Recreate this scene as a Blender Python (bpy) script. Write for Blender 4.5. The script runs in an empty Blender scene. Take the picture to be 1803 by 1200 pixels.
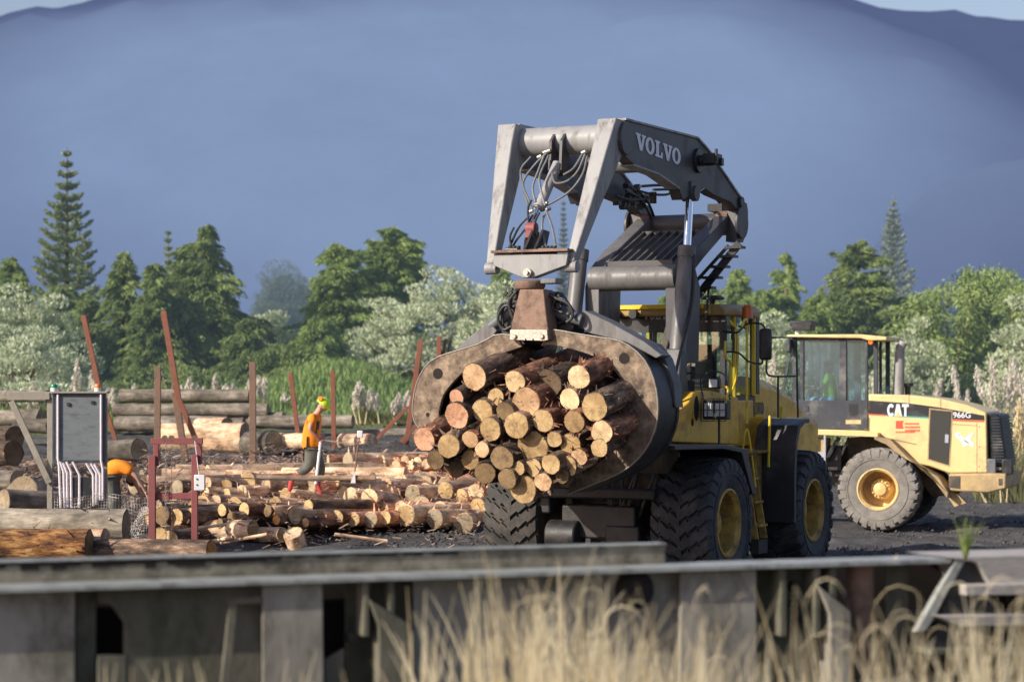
import bpy, math, random
import numpy as np
from mathutils import Vector, Matrix, Quaternion, noise as mnoise
random.seed(11); rng = np.random.default_rng(5)
sc = bpy.context.scene
COL = sc.collection
R = math.radians
FP, CX, HY, HC = 4000.0, 901.5, 682.0, 3.03      # focal length in photo pixels, horizon, camera height

def P(px, py, Y):
    return Vector(((px-CX)/FP*Y, Y, HC-(py-HY)/FP*Y))

# ------------------------------------------------------------------ materials
def newmat(name):
    m = bpy.data.materials.new(name); m.use_nodes = True
    nt = m.node_tree; b = nt.nodes['Principled BSDF']
    return m, nt, b
def N(nt, typ, **kw):
    n = nt.nodes.new(typ)
    for k, v in kw.items():
        setattr(n, k, v)
    return n
def ramp(nt, src, stops):
    r = N(nt, 'ShaderNodeValToRGB')
    while len(r.color_ramp.elements) < len(stops): r.color_ramp.elements.new(.5)
    for e, (p, c) in zip(r.color_ramp.elements, stops):
        e.position = p; e.color = (*c, 1) if len(c) == 3 else c
    nt.links.new(src, r.inputs[0]); return r
def noisetex(nt, co, scale, detail=6, rough=.6, stretch=None):
    if stretch:
        mp = N(nt, 'ShaderNodeMapping'); mp.inputs['Scale'].default_value = stretch
        nt.links.new(co, mp.inputs[0]); co = mp.outputs[0]
    t = N(nt, 'ShaderNodeTexNoise'); t.inputs['Scale'].default_value = scale
    t.inputs['Detail'].default_value = detail; t.inputs['Roughness'].default_value = rough
    nt.links.new(co, t.inputs['Vector']); return t
def mix(nt, fac, a, b, mode='MIX'):
    m = N(nt, 'ShaderNodeMix', data_type='RGBA', blend_type=mode)
    for s, v in ((m.inputs[0], fac), (m.inputs[6], a), (m.inputs[7], b)):
        if hasattr(v, 'links') or hasattr(v, 'is_linked'): nt.links.new(v, s)
        elif isinstance(v, (int, float)): s.default_value = v
        else: s.default_value = (*v, 1)
    return m.outputs[2]
def bump(nt, b, h, strength=.3, dist=.02):
    n = N(nt, 'ShaderNodeBump'); n.inputs['Strength'].default_value = strength; n.inputs['Distance'].default_value = dist
    nt.links.new(h, n.inputs['Height']); nt.links.new(n.outputs[0], b.inputs['Normal'])

def surf(name, c1, c2, scale=3, rough=.6, metal=0, bmp=.15, bscale=25, dirt=None, damt=.5, dscale=1.3, stretch=None, bdist=.02, spec=None):
    m, nt, b = newmat(name)
    co = N(nt, 'ShaderNodeTexCoord').outputs['Object']
    n1 = noisetex(nt, co, scale, 7, .65, stretch)
    r = ramp(nt, n1.outputs[0], [(.3, c1), (.7, c2)])
    col = r.outputs[0]
    if dirt:
        n2 = noisetex(nt, co, dscale, 10, .72, stretch)
        f = ramp(nt, n2.outputs[0], [(.62-damt*.4, (0, 0, 0)), (.78-damt*.25, (1, 1, 1))])
        col = mix(nt, f.outputs[0], col, dirt)
        rr = N(nt, 'ShaderNodeMapRange'); rr.inputs[3].default_value = rough; rr.inputs[4].default_value = min(1, rough+.35)
        nt.links.new(f.outputs[0], rr.inputs[0]); nt.links.new(rr.outputs[0], b.inputs['Roughness'])
    else:
        b.inputs['Roughness'].default_value = rough
    nt.links.new(col, b.inputs['Base Color'])
    b.inputs['Metallic'].default_value = metal
    if spec is not None: b.inputs['Specular IOR Level'].default_value = spec
    if bmp:
        n3 = noisetex(nt, co, bscale, 5, .6, stretch)
        bump(nt, b, n3.outputs[0], bmp, bdist)
    return m

M = {}
M['volvo_yellow'] = surf('loader_yellow', (.66,.39,.03), (.76,.46,.045), 2, .38, 0, .05, 8, dirt=(.30,.18,.06), damt=.34, dscale=1.6)
M['volvo_grimy'] = surf('grimy_yellow', (.28,.175,.03), (.40,.25,.04), 3, .6, 0, .1, 12, dirt=(.09,.07,.05), damt=.6, dscale=3)
M['volvo_yellow_clean'] = surf('bright_yellow', (.78,.52,.02), (.84,.58,.03), 2, .35, 0, .03, 8, dirt=(.3,.2,.06), damt=.15, dscale=3)
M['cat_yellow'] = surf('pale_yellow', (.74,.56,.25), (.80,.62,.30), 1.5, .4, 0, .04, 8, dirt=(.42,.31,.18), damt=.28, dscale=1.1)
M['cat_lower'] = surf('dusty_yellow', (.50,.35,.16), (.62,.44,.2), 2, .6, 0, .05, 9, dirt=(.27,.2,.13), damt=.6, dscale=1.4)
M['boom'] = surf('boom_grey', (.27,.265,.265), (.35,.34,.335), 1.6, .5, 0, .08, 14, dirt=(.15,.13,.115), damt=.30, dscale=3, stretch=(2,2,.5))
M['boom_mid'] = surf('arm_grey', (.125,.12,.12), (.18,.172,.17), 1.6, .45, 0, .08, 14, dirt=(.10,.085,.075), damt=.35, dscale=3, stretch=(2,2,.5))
M['boom_dark'] = surf('boom_shadow_grey', (.055,.052,.058), (.08,.076,.082), 1.5, .5, 0, .06, 14, dirt=(.13,.11,.09), damt=.25, dscale=2)  # darker copy of the boom grey, shade of its side faces painted in
M['dark_steel'] = surf('dark_steel', (.02,.02,.024), (.045,.042,.042), 4, .5, .3, .15, 20, dirt=(.09,.075,.06), damt=.3, dscale=3)
M['muddy_steel'] = surf('muddy_steel', (.06,.05,.042), (.12,.1,.08), 3, .85, 0, .4, 18, dirt=(.2,.16,.12), damt=.4, dscale=3)
M['black_paint'] = surf('black_paint', (.018,.019,.022), (.03,.03,.034), 4, .42, 0, .05, 20, dirt=(.09,.08,.07), damt=.22, dscale=2)
M['cab_grey'] = surf('cab_grey', (.035,.04,.05), (.055,.06,.075), 3, .45, 0, .05, 20, dirt=(.2,.19,.18), damt=.25, dscale=2)
M['hose'] = surf('hose_rubber', (.10,.105,.115), (.18,.185,.19), 9, .42, 0, .1, 40)
M['hose_dark'] = surf('hose_dark', (.02,.02,.022), (.05,.05,.05), 9, .45, 0, .1, 40)
M['chrome'] = surf('chrome', (.6,.65,.75), (.7,.75,.85), 3, .14, 1, 0)
M['tyre'] = surf('tyre_rubber', (.022,.024,.03), (.036,.037,.045), 5, .72, 0, .3, 25, dirt=(.11,.10,.095), damt=.35, dscale=2.5)
M['tyre_dusty'] = surf('tyre_dusty', (.17,.155,.14), (.31,.285,.25), 4, .95, 0, .3, 25, dirt=(.17,.15,.13), damt=.35, dscale=3)
M['tyre_mud'] = surf('tyre_muddy', (.028,.026,.026), (.05,.046,.042), 5, .8, 0, .3, 25, dirt=(.12,.10,.085), damt=.4, dscale=3)
M['rim'] = surf('rim_yellow', (.44,.27,.05), (.55,.36,.08), 5, .55, 0, .1, 20, dirt=(.13,.09,.05), damt=.5, dscale=4)
M['rim_pale'] = surf('rim_pale', (.72,.5,.2), (.8,.58,.26), 5, .5, 0, .1, 20, dirt=(.42,.32,.2), damt=.35, dscale=4)
M['grapple'] = surf('grapple_worn_steel', (.15,.10,.068), (.38,.275,.18), 7, .55, .2, .3, 22, dirt=(.085,.06,.045), damt=.55, dscale=5)
M['grapple_pale'] = surf('worn_bright_steel', (.42,.37,.31), (.55,.5,.43), 12, .4, .5, .2, 30, dirt=(.25,.18,.12), damt=.3, dscale=8)
M['hanger'] = surf('hanger_rusty', (.21,.12,.085), (.32,.2,.14), 5, .6, .2, .25, 22, dirt=(.12,.08,.06), damt=.4, dscale=5)
M['rust'] = surf('rust_stake', (.22,.075,.045), (.30,.115,.07), 4, .8, 0, .25, 25, dirt=(.17,.10,.075), damt=.3, dscale=3)
M['rust_worn'] = surf('rust_worn', (.22,.12,.08), (.30,.19,.13), 4, .85, 0, .3, 25, dirt=(.14,.1,.08), damt=.5, dscale=4)
M['redframe'] = surf('red_paint_rust', (.24,.06,.06), (.30,.09,.085), 5, .6, 0, .15, 25, dirt=(.16,.075,.06), damt=.3, dscale=5)
M['white_plastic'] = surf('white_plastic', (.72,.72,.72), (.82,.8,.8), 4, .5, 0, .03, 8)
M['conduit'] = surf('conduit_white', (.68,.60,.64), (.78,.72,.75), 4, .45, 0, .03, 8)
M['board'] = surf('grey_board', (.13,.15,.16), (.175,.19,.2), 2, .6, 0, .05, 12, dirt=(.10,.11,.11), damt=.3, dscale=5, stretch=(1,1,3))
M['timber'] = surf('weathered_timber', (.27,.235,.19), (.40,.355,.29), 6, .85, 0, .35, 30, dirt=(.19,.17,.13), damt=.3, dscale=3)
M['deck'] = surf('weathered_deck', (.30,.27,.25), (.5,.46,.42), 5, .85, 0, .4, 30, dirt=(.16,.15,.13), damt=.3, dscale=3, stretch=(.4,1,3))
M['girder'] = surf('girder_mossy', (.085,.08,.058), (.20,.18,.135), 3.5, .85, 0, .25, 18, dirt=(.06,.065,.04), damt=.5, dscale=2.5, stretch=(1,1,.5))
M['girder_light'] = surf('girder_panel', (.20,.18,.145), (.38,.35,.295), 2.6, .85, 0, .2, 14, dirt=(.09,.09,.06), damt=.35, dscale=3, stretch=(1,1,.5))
M['girder_edge'] = surf('girder_edge', (.30,.31,.285), (.44,.45,.42), 6, .5, .2, .15, 22, dirt=(.11,.1,.09), damt=.3, dscale=5)
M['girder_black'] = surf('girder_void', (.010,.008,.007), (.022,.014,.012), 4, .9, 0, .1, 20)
M['orange'] = surf('orange_cloth', (.95,.26,.015), (1.0,.33,.02), 9, .8, 0, .35, 18)
M['trouser'] = surf('dark_trousers', (.10,.10,.085), (.17,.165,.14), 9, .9, 0, .4, 20)
M['skin'] = surf('skin', (.48,.26,.18), (.55,.31,.22), 9, .55, 0, .05, 20)
M['hair'] = surf('hair', (.05,.03,.02), (.09,.055,.03), 40, .8, 0, .3, 80)
M['helmet'] = surf('helmet_lime', (.62,.86,.03), (.68,.9,.05), 5, .3, 0, 0)
M['muff'] = surf('muff_orange', (.95,.28,.02), (1,.33,.03), 5, .4, 0, 0)
M['redsock'] = surf('red_boot', (.45,.05,.05), (.55,.08,.07), 5, .8, 0, .1)
M['boot'] = surf('boot', (.25,.22,.2), (.45,.4,.36), 8, .8, 0, .2)
M['lightblue'] = surf('pale_trousers', (.42,.5,.58), (.5,.58,.66), 8, .9, 0, .2)
M['green_lamp'] = surf('green_lamp', (.01,.22,.09), (.02,.28,.12), 5, .2, 0, 0)
M['orange_lamp'] = surf('orange_lamp', (.85,.16,.01), (.95,.22,.02), 5, .2, 0, 0)
M['white_mark'] = surf('white_letter', (.72,.74,.78), (.8,.8,.84), 12, .5, 0, 0)
M['grey_mark'] = surf('grey_letter', (.34,.35,.40), (.46,.47,.52), 12, .5, 0, 0)
M['black_mark'] = surf('black_letter', (.03,.03,.03), (.05,.05,.05), 12, .5, 0, 0)
M['red_mark'] = surf('red_mark', (.6,.06,.04), (.7,.12,.06), 12, .5, 0, 0)
M['blue_mark'] = surf('blue_crayon', (.14,.15,.27), (.30,.27,.30), 40, .8, 0, 0)
M['teal_mark'] = surf('teal_mark', (.02,.3,.28), (.03,.35,.33), 12, .5, 0, 0)
M['mesh_wire'] = surf('wire', (.30,.27,.25), (.42,.38,.35), 12, .5, .4, 0)
M['seat'] = surf('seat_fabric', (.03,.03,.035), (.05,.05,.055), 12, .9, 0, 0)
M['hivis'] = surf('hivis', (.62,.85,.05), (.7,.9,.08), 12, .8, 0, 0)
M['screen_vent'] = surf('vent_screen', (.03,.03,.028), (.055,.052,.045), 60, .7, 0, .5, 120)

def glass(name, tint, fac, dc=(.42,.47,.46), d0=.0, d1=.08):
    m, nt, b = newmat(name); nt.nodes.remove(b)
    out = nt.nodes['Material Output']
    t = N(nt, 'ShaderNodeBsdfTransparent'); t.inputs[0].default_value = (*tint, 1)
    g = N(nt, 'ShaderNodeBsdfGlossy'); g.inputs[0].default_value = (.85,.93,1,1); g.inputs['Roughness'].default_value = .04
    d = N(nt, 'ShaderNodeBsdfDiffuse'); d.inputs[0].default_value = (*dc,1)
    co = N(nt, 'ShaderNodeTexCoord').outputs['Object']
    nn = noisetex(nt, co, 1.6, 6, .7); rr = ramp(nt, nn.outputs[0], [(.4, (d0,)*3), (.9, (d1,)*3)])
    s1 = N(nt, 'ShaderNodeMixShader'); s2 = N(nt, 'ShaderNodeMixShader')
    nt.links.new(rr.outputs[0], s1.inputs[0]); nt.links.new(t.outputs[0], s1.inputs[1]); nt.links.new(d.outputs[0], s1.inputs[2])
    s2.inputs[0].default_value = fac
    nt.links.new(s1.outputs[0], s2.inputs[1]); nt.links.new(g.outputs[0], s2.inputs[2])
    nt.links.new(s2.outputs[0], out.inputs[0]); return m
M['glass'] = glass('cab_glass', (.74,.84,.85), .16)
M['glass_green'] = glass('pale_cab_glass', (.62,.80,.88), .07, (.30,.42,.50), .06, .22)
M['lamp_glass'] = surf('lamp_glass', (.6,.62,.62), (.75,.75,.72), 12, .15, 0, 0)

# log bark and cut ends take a per-object tint from the object's colour
def barkmat(name, stops, bs=.7):
    m, nt, b = newmat(name)
    co = N(nt, 'ShaderNodeTexCoord').outputs['Object']
    oi = N(nt, 'ShaderNodeObjectInfo')
    ad = N(nt, 'ShaderNodeVectorMath', operation='ADD'); nt.links.new(co, ad.inputs[0])
    mu = N(nt, 'ShaderNodeMath', operation='MULTIPLY'); nt.links.new(oi.outputs['Random'], mu.inputs[0]); mu.inputs[1].default_value = 37
    nt.links.new(mu.outputs[0], ad.inputs[1])
    n1 = noisetex(nt, ad.outputs[0], 9, 9, .72, (1, 1, .28))
    r = ramp(nt, n1.outputs[0], stops)
    n2 = noisetex(nt, ad.outputs[0], 2.2, 4, .6)
    f = ramp(nt, n2.outputs[0], [(.38, (.55,)*3), (.62, (1.25,)*3)])
    c = mix(nt, 1.0, r.outputs[0], f.outputs[0], 'MULTIPLY')
    c = mix(nt, 1.0, c, oi.outputs['Color'], 'MULTIPLY')
    nt.links.new(c, b.inputs['Base Color']); b.inputs['Roughness'].default_value = .92
    n3 = noisetex(nt, ad.outputs[0], 26, 6, .7, (1, 1, .3))
    bump(nt, b, n3.outputs[0], bs, .03); return m
M['bark'] = barkmat('pine_bark', [(.32,(.03,.022,.018)),(.46,(.11,.072,.052)),(.56,(.26,.165,.11)),(.66,(.50,.36,.25))], .9)
M['bark_pale'] = barkmat('stripped_bark', [(.28,(.13,.07,.04)),(.38,(.40,.235,.14)),(.50,(.66,.43,.28)),(.64,(.84,.65,.46))], .9)
M['bark_grey'] = barkmat('weathered_bark', [(.3,(.09,.075,.06)),(.5,(.22,.185,.145)),(.7,(.40,.34,.27))], .5)
M['rotten'] = barkmat('rotten_wood', [(.36,(.03,.015,.01)),(.48,(.17,.07,.025)),(.56,(.36,.17,.05)),(.66,(.50,.34,.17))], 1.0)
m, nt, b = newmat('cut_wood')
co = N(nt, 'ShaderNodeTexCoord').outputs['Object']; oi = N(nt, 'ShaderNodeObjectInfo')
ad = N(nt, 'ShaderNodeVectorMath', operation='ADD'); mu = N(nt, 'ShaderNodeMath', operation='MULTIPLY')
nt.links.new(oi.outputs['Random'], mu.inputs[0]); mu.inputs[1].default_value = 19
nz = noisetex(nt, co, 4, 2, .5); nzv = N(nt, 'ShaderNodeVectorMath', operation='SCALE'); nzv.inputs['Scale'].default_value = .035
nt.links.new(nz.outputs['Color'], nzv.inputs[0]); wv = N(nt, 'ShaderNodeVectorMath', operation='ADD')
nt.links.new(co, wv.inputs[0]); nt.links.new(nzv.outputs[0], wv.inputs[1])
ln = N(nt, 'ShaderNodeVectorMath', operation='LENGTH'); nt.links.new(wv.outputs[0], ln.inputs[0])
si = N(nt, 'ShaderNodeMath', operation='SINE'); m2 = N(nt, 'ShaderNodeMath', operation='MULTIPLY'); m2.inputs[1].default_value = 330
nt.links.new(ln.outputs['Value'], m2.inputs[0]); nt.links.new(m2.outputs[0], si.inputs[0])
rg = ramp(nt, si.outputs[0], [(0, (.78,.74,.68)), (.6, (1,1,1))])
nt.links.new(co, ad.inputs[0]); nt.links.new(mu.outputs[0], ad.inputs[1])
n1 = noisetex(nt, ad.outputs[0], 7, 8, .7); st = ramp(nt, n1.outputs[0], [(.34, (.55,.50,.44)), (.5, (.95,.95,.95)), (.7, (1.08,1.05,1.0))])
cr = ramp(nt, ln.outputs['Value'], [(0, (.72,.62,.55)), (.045, (1,1,1))])
c = mix(nt, 1.0, oi.outputs['Color'], st.outputs[0], 'MULTIPLY'); c = mix(nt, .55, c, rg.outputs[0], 'MULTIPLY'); c = mix(nt, .7, c, cr.outputs[0], 'MULTIPLY')
sp_ = N(nt,'ShaderNodeSeparateXYZ'); nt.links.new(wv.outputs[0], sp_.inputs[0]); at_ = N(nt,'ShaderNodeMath',operation='ARCTAN2'); nt.links.new(sp_.outputs[0], at_.inputs[0]); nt.links.new(sp_.outputs[1], at_.inputs[1])
a2_ = N(nt,'ShaderNodeMath',operation='MULTIPLY_ADD'); a2_.inputs[1].default_value = 2.2; nt.links.new(at_.outputs[0], a2_.inputs[0]); nt.links.new(mu.outputs[0], a2_.inputs[2])
nn_ = N(nt,'ShaderNodeTexNoise',noise_dimensions='1D'); nn_.inputs['Scale'].default_value = 1.0; nn_.inputs['Detail'].default_value = 5; nt.links.new(a2_.outputs[0], nn_.inputs['W'])
ck = ramp(nt, nn_.outputs[0], [(.44,(1,1,1)),(.475,(.42,.36,.3)),(.505,(1,1,1))]); c = mix(nt, .6, c, ck.outputs[0], 'MULTIPLY')
sw = noisetex(nt, ad.outputs[0], 2.2, 3, .6); sr = ramp(nt, sw.outputs[0], [(.40,(.62,.56,.5)),(.56,(1,1,1))]); c = mix(nt, .8, c, sr.outputs[0], 'MULTIPLY')
nt.links.new(c, b.inputs['Base Color']); b.inputs['Roughness'].default_value = .85
n3 = noisetex(nt, co, 60, 4, .7); bump(nt, b, n3.outputs[0], .25, .01)
M['cut'] = m

def foliage(name, c1, c2, haze=.0, trans=.25):
    m, nt, b = newmat(name)
    geo = N(nt, 'ShaderNodeTexCoord').outputs['Object']
    n1 = noisetex(nt, geo, .55, 5, .6); wn = N(nt, 'ShaderNodeTexWhiteNoise'); 
    g = N(nt, 'ShaderNodeNewGeometry'); nt.links.new(g.outputs['Random Per Island'], wn.inputs[0]) if 'Random Per Island' in g.outputs else None
    wn.noise_dimensions = '1D'
    nt.links.new(g.outputs['Random Per Island'], wn.inputs['W'])
    md = N(nt, 'ShaderNodeMath', operation='MULTIPLY_ADD'); md.inputs[1].default_value = .45
    nt.links.new(wn.outputs['Value'], md.inputs[0]); 
    sb = N(nt, 'ShaderNodeMath', operation='SUBTRACT'); nt.links.new(n1.outputs[0], sb.inputs[0]); sb.inputs[1].default_value = .22
    nt.links.new(sb.outputs[0], md.inputs[2])
    r = ramp(nt, md.outputs[0], [(.2, c1), (.8, c2)])
    nt.links.new(r.outputs[0], b.inputs['Base Color']); b.inputs['Roughness'].default_value = .6
    b.inputs['Specular IOR Level'].default_value = .25
    t = N(nt, 'ShaderNodeBsdfTranslucent'); nt.links.new(r.outputs[0], t.inputs[0])
    s = N(nt, 'ShaderNodeMixShader'); s.inputs[0].default_value = trans
    out = nt.nodes['Material Output']
    nt.links.new(b.outputs[0], s.inputs[1]); nt.links.new(t.outputs[0], s.inputs[2]); last = s.outputs[0]
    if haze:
        e = N(nt, 'ShaderNodeEmission'); e.inputs[0].default_value = (.30,.40,.58,1); e.inputs[1].default_value = .55  # blue glow mixed into the leaves as painted distance haze
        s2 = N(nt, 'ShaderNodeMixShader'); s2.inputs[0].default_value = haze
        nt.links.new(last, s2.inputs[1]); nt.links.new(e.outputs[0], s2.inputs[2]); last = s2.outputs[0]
    nt.links.new(last, out.inputs[0]); return m
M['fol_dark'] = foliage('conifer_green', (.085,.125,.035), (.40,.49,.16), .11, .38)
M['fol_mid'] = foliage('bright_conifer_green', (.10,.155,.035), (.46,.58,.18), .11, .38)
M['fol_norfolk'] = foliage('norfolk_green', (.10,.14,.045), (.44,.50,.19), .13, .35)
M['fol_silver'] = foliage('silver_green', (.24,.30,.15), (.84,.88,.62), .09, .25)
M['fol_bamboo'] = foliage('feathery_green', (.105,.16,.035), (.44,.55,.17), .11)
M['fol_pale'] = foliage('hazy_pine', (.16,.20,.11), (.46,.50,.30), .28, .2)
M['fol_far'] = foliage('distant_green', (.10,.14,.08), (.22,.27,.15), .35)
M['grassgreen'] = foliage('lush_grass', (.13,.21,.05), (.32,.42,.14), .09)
M['grassmixed'] = foliage('rough_grass', (.24,.25,.09), (.50,.46,.24), .04)
M['straw'] = foliage('dry_straw', (.62,.48,.26), (1.0,.88,.60), 0, .25)
M['straw_green'] = foliage('green_blade', (.22,.30,.08), (.42,.48,.16), 0, .3)
M['plume'] = foliage('plume_cream', (.62,.56,.46), (.85,.80,.70), .03, .3)
M['trunk'] = surf('tree_trunk', (.16,.125,.095), (.28,.23,.18), 6, .9, 0, .4, 20)

# ------------------------------------------------------------------ mesh building
class MB:
    def __init__(s): s.v = []; s.f = []; s.seg = []
    def each(s, name, mat, parent=None, bevel=0):
        out = []
        for vs, fs in s.seg: out.append(MB().add(vs, fs).build(name, mat, parent, bevel))
        return out
    def add(s, vs, fs):
        vs = list(vs); fs = list(fs); s.seg.append((vs, fs)); o = len(s.v); s.v += [tuple(v) for v in vs]; s.f += [tuple(i+o for i in f) for f in fs]; return s
    def hexa(s, b4, t4):
        return s.add(list(b4)+list(t4), [(3,2,1,0),(4,5,6,7),(0,1,5,4),(1,2,6,5),(2,3,7,6),(3,0,4,7)])
    def box(s, c, d, rot=None):
        x, y, z = (q/2 for q in d); c = Vector(c)
        pts = [(-x,-y,-z),(x,-y,-z),(x,y,-z),(-x,y,-z),(-x,-y,z),(x,-y,z),(x,y,z),(-x,y,z)]
        pts = [(rot @ Vector(p) if rot else Vector(p)) + c for p in pts]
        return s.hexa(pts[:4], pts[4:])
    def bar(s, a, b, w, h=None, up=(0,0,1)):
        a, b = Vector(a), Vector(b); h = h or w; d = (b-a).normalized(); up = Vector(up)
        if abs(d.dot(up)) > .98: up = Vector((1,0,0))
        sx = d.cross(up).normalized()*w/2; uy = sx.normalized().cross(d).normalized()*h/2
        q = [-sx-uy, sx-uy, sx+uy, -sx+uy]
        return s.hexa([a+k for k in q], [b+k for k in q])
    def prism(s, pts0, pts1):
        n = len(pts0)
        return s.add(list(pts0)+list(pts1), [tuple(range(n-1,-1,-1)), tuple(range(n,2*n))]+[(i,(i+1)%n,n+(i+1)%n,n+i) for i in range(n)])
    def tube(s, pts, rad, n=10, cap=True):
        pts = [Vector(p) for p in pts]; m = len(pts)
        if not hasattr(rad, '__len__'): rad = [rad]*m
        t0 = (pts[1]-pts[0]).normalized()
        a = t0.cross(Vector((0,0,1)));
        if a.length < .01: a = t0.cross(Vector((1,0,0)))
        a.normalize(); vs = []
        for i in range(m):
            t = (pts[min(i+1,m-1)]-pts[max(i-1,0)]).normalized()
            a = (a - t*a.dot(t)).normalized(); b_ = t.cross(a)
            for k in range(n):
                q = 2*math.pi*k/n; vs.append(pts[i]+(a*math.cos(q)+b_*math.sin(q))*rad[i])
        fs = [(i*n+k, i*n+(k+1)%n, (i+1)*n+(k+1)%n, (i+1)*n+k) for i in range(m-1) for k in range(n)]
        if cap: fs += [tuple(range(n-1,-1,-1)), tuple(range((m-1)*n, m*n))]
        return s.add(vs, fs)
    def cyl(s, a, b, r0, r1=None, n=20): return s.tube([a,b], [r0, r0 if r1 is None else r1], n)
    def lathe(s, prof, c, n=40, axis='y'):            # prof: (radius, offset along axis)
        vs = []
        for r, o in prof:
            for k in range(n):
                q = 2*math.pi*k/n
                vs.append((c[0]+r*math.cos(q), c[1]+o, c[2]+r*math.sin(q)) if axis == 'y' else (c[0]+r*math.cos(q), c[1]+r*math.sin(q), c[2]+o))
        m = len(prof)
        return s.add(vs, [(i*n+k, i*n+(k+1)%n, (i+1)*n+(k+1)%n, (i+1)*n+k) for i in range(m-1) for k in range(n)])
    def build(s, name, mat, parent=None, bevel=0, smooth=True, loc=None, rot=None):
        me = bpy.data.meshes.new(name); me.from_pydata(s.v, [], s.f); me.validate()
        me.materials.append(M[mat] if isinstance(mat, str) else mat)
        o = bpy.data.objects.new(name, me); COL.objects.link(o)
        if smooth and len(me.polygons):
            me.polygons.foreach_set('use_smooth', [True]*len(me.polygons)); me.set_sharp_from_angle(angle=R(35))
        if parent: o.parent = parent
        if loc is not None: o.location = loc
        if rot is not None: o.rotation_mode = 'QUATERNION'; o.rotation_quaternion = rot
        if bevel:
            bm = o.modifiers.new('bevel', 'BEVEL'); bm.width = bevel; bm.segments = 2; bm.limit_method = 'ANGLE'; bm.angle_limit = R(40)
        return o
def npmesh(name, verts, quads, mat, parent=None, smooth=False):
    me = bpy.data.meshes.new(name); verts = np.asarray(verts, dtype=np.float32).reshape(-1,3); quads = np.asarray(quads, dtype=np.int32)
    k = quads.shape[1]
    me.vertices.add(len(verts)); me.vertices.foreach_set('co', verts.ravel())
    me.loops.add(quads.size); me.loops.foreach_set('vertex_index', quads.ravel())
    me.polygons.add(len(quads)); me.polygons.foreach_set('loop_start', np.arange(0, quads.size, k, dtype=np.int32))
    me.update(calc_edges=True); me.materials.append(M[mat] if isinstance(mat, str) else mat)
    if smooth: me.polygons.foreach_set('use_smooth', [True]*len(quads))
    o = bpy.data.objects.new(name, me); COL.objects.link(o)
    if parent: o.parent = parent
    return o
def tag(o, label=None, cat=None, group=None, kind=None):
    if label: o['label'] = label
    if cat: o['category'] = cat
    if group: o['group'] = group
    if kind: o['kind'] = kind
    return o
def empty(name, loc=(0,0,0), rz=0, parent=None):
    o = bpy.data.objects.new(name, None); COL.objects.link(o); o.location = loc; o.rotation_euler = (0,0,rz); o.empty_display_size = .2
    if parent: o.parent = parent
    return o
def spline(pts, k=6):
    pts = [Vector(p) for p in pts]; out = []
    q = [pts[0]*2-pts[1]]+pts+[pts[-1]*2-pts[-2]]
    for i in range(1, len(q)-2):
        for j in range(k):
            t = j/k; p0,p1,p2,p3 = q[i-1:i+3]
            out.append(.5*((2*p1)+(p2-p0)*t+(2*p0-5*p1+4*p2-p3)*t*t+(3*p1-p0-3*p2+p3)*t**3))
    out.append(pts[-1]); return out
def resample(pts, n):
    pts = [Vector(p) for p in spline(pts, 5)]; d = [0]
    for a, b in zip(pts, pts[1:]): d.append(d[-1]+(b-a).length)
    out = []; j = 0
    for i in range(n):
        t = d[-1]*i/(n-1)
        while j < len(d)-2 and d[j+1] < t: j += 1
        f = (t-d[j])/max(1e-9, d[j+1]-d[j]); out.append(pts[j].lerp(pts[j+1], min(1, f)))
    return out

# a machine's own frame: u forward, v to its left, w up
class Frame:
    def __init__(s, ox, oy, rz):
        s.o = Vector((ox, oy, 0)); s.rz = rz
        s.F = Vector((math.cos(rz), math.sin(rz), 0)); s.L = Vector((-math.sin(rz), math.cos(rz), 0))
    def loc(s, w): d = w-s.o; return Vector((d.dot(s.F), d.dot(s.L), d.z))
    def _hit(s, px, py, n, k):
        c = s.loc(Vector((0,0,HC))); p = s.loc(P(px,py,10)); d = p-c
        return c + d*((k-c[n])/d[n])
    def v(s, px, py, v): return s._hit(px, py, 1, v)
    def u(s, px, py, u): return s._hit(px, py, 0, u)

# ------------------------------------------------------------------ world, sun, camera
TOSUN = Vector((-.78,-.47,.47)).normalized()
w = bpy.data.worlds.new('World'); sc.world = w; w.use_nodes = True
nt = w.node_tree; bg = nt.nodes['Background']
sky = N(nt, 'ShaderNodeTexSky', sky_type='NISHITA'); sky.sun_disc = False
sky.sun_elevation = math.asin(TOSUN.z); sky.sun_rotation = math.atan2(TOSUN.x, TOSUN.y); sky.air_density = 1.2; sky.dust_density = 1.5
tn = N(nt,'ShaderNodeMix',data_type='RGBA',blend_type='MULTIPLY'); tn.inputs[0].default_value = 1; tn.inputs[7].default_value = (1.02,.96,1.12,1); nt.links.new(sky.outputs[0], tn.inputs[6]); nt.links.new(tn.outputs[2], bg.inputs[0]); bg.inputs[1].default_value = .122
sl = bpy.data.lights.new('sun', 'SUN'); sl.energy = 5.6; sl.angle = R(.55); sl.color = (1,.93,.80)
so = bpy.data.objects.new('sun', sl); COL.objects.link(so); so.rotation_mode = 'QUATERNION'; so.rotation_quaternion = TOSUN.to_track_quat('Z', 'Y')
cam = bpy.data.cameras.new('camera'); co_ = bpy.data.objects.new('camera', cam); COL.objects.link(co_); sc.camera = co_
co_.location = (0,0,HC); co_.rotation_euler = (R(90),0,0)
cam.sensor_width = 36; cam.lens = FP/1803*36; cam.shift_y = (HY-600)/1803; cam.clip_end = 20000; cam.clip_start = .5
cam.dof.use_dof = True; cam.dof.focus_distance = 34.0; cam.dof.aperture_fstop = 1.5
sc.view_settings.view_transform = 'Standard'; sc.view_settings.look = 'None'; sc.view_settings.exposure = 0

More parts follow.
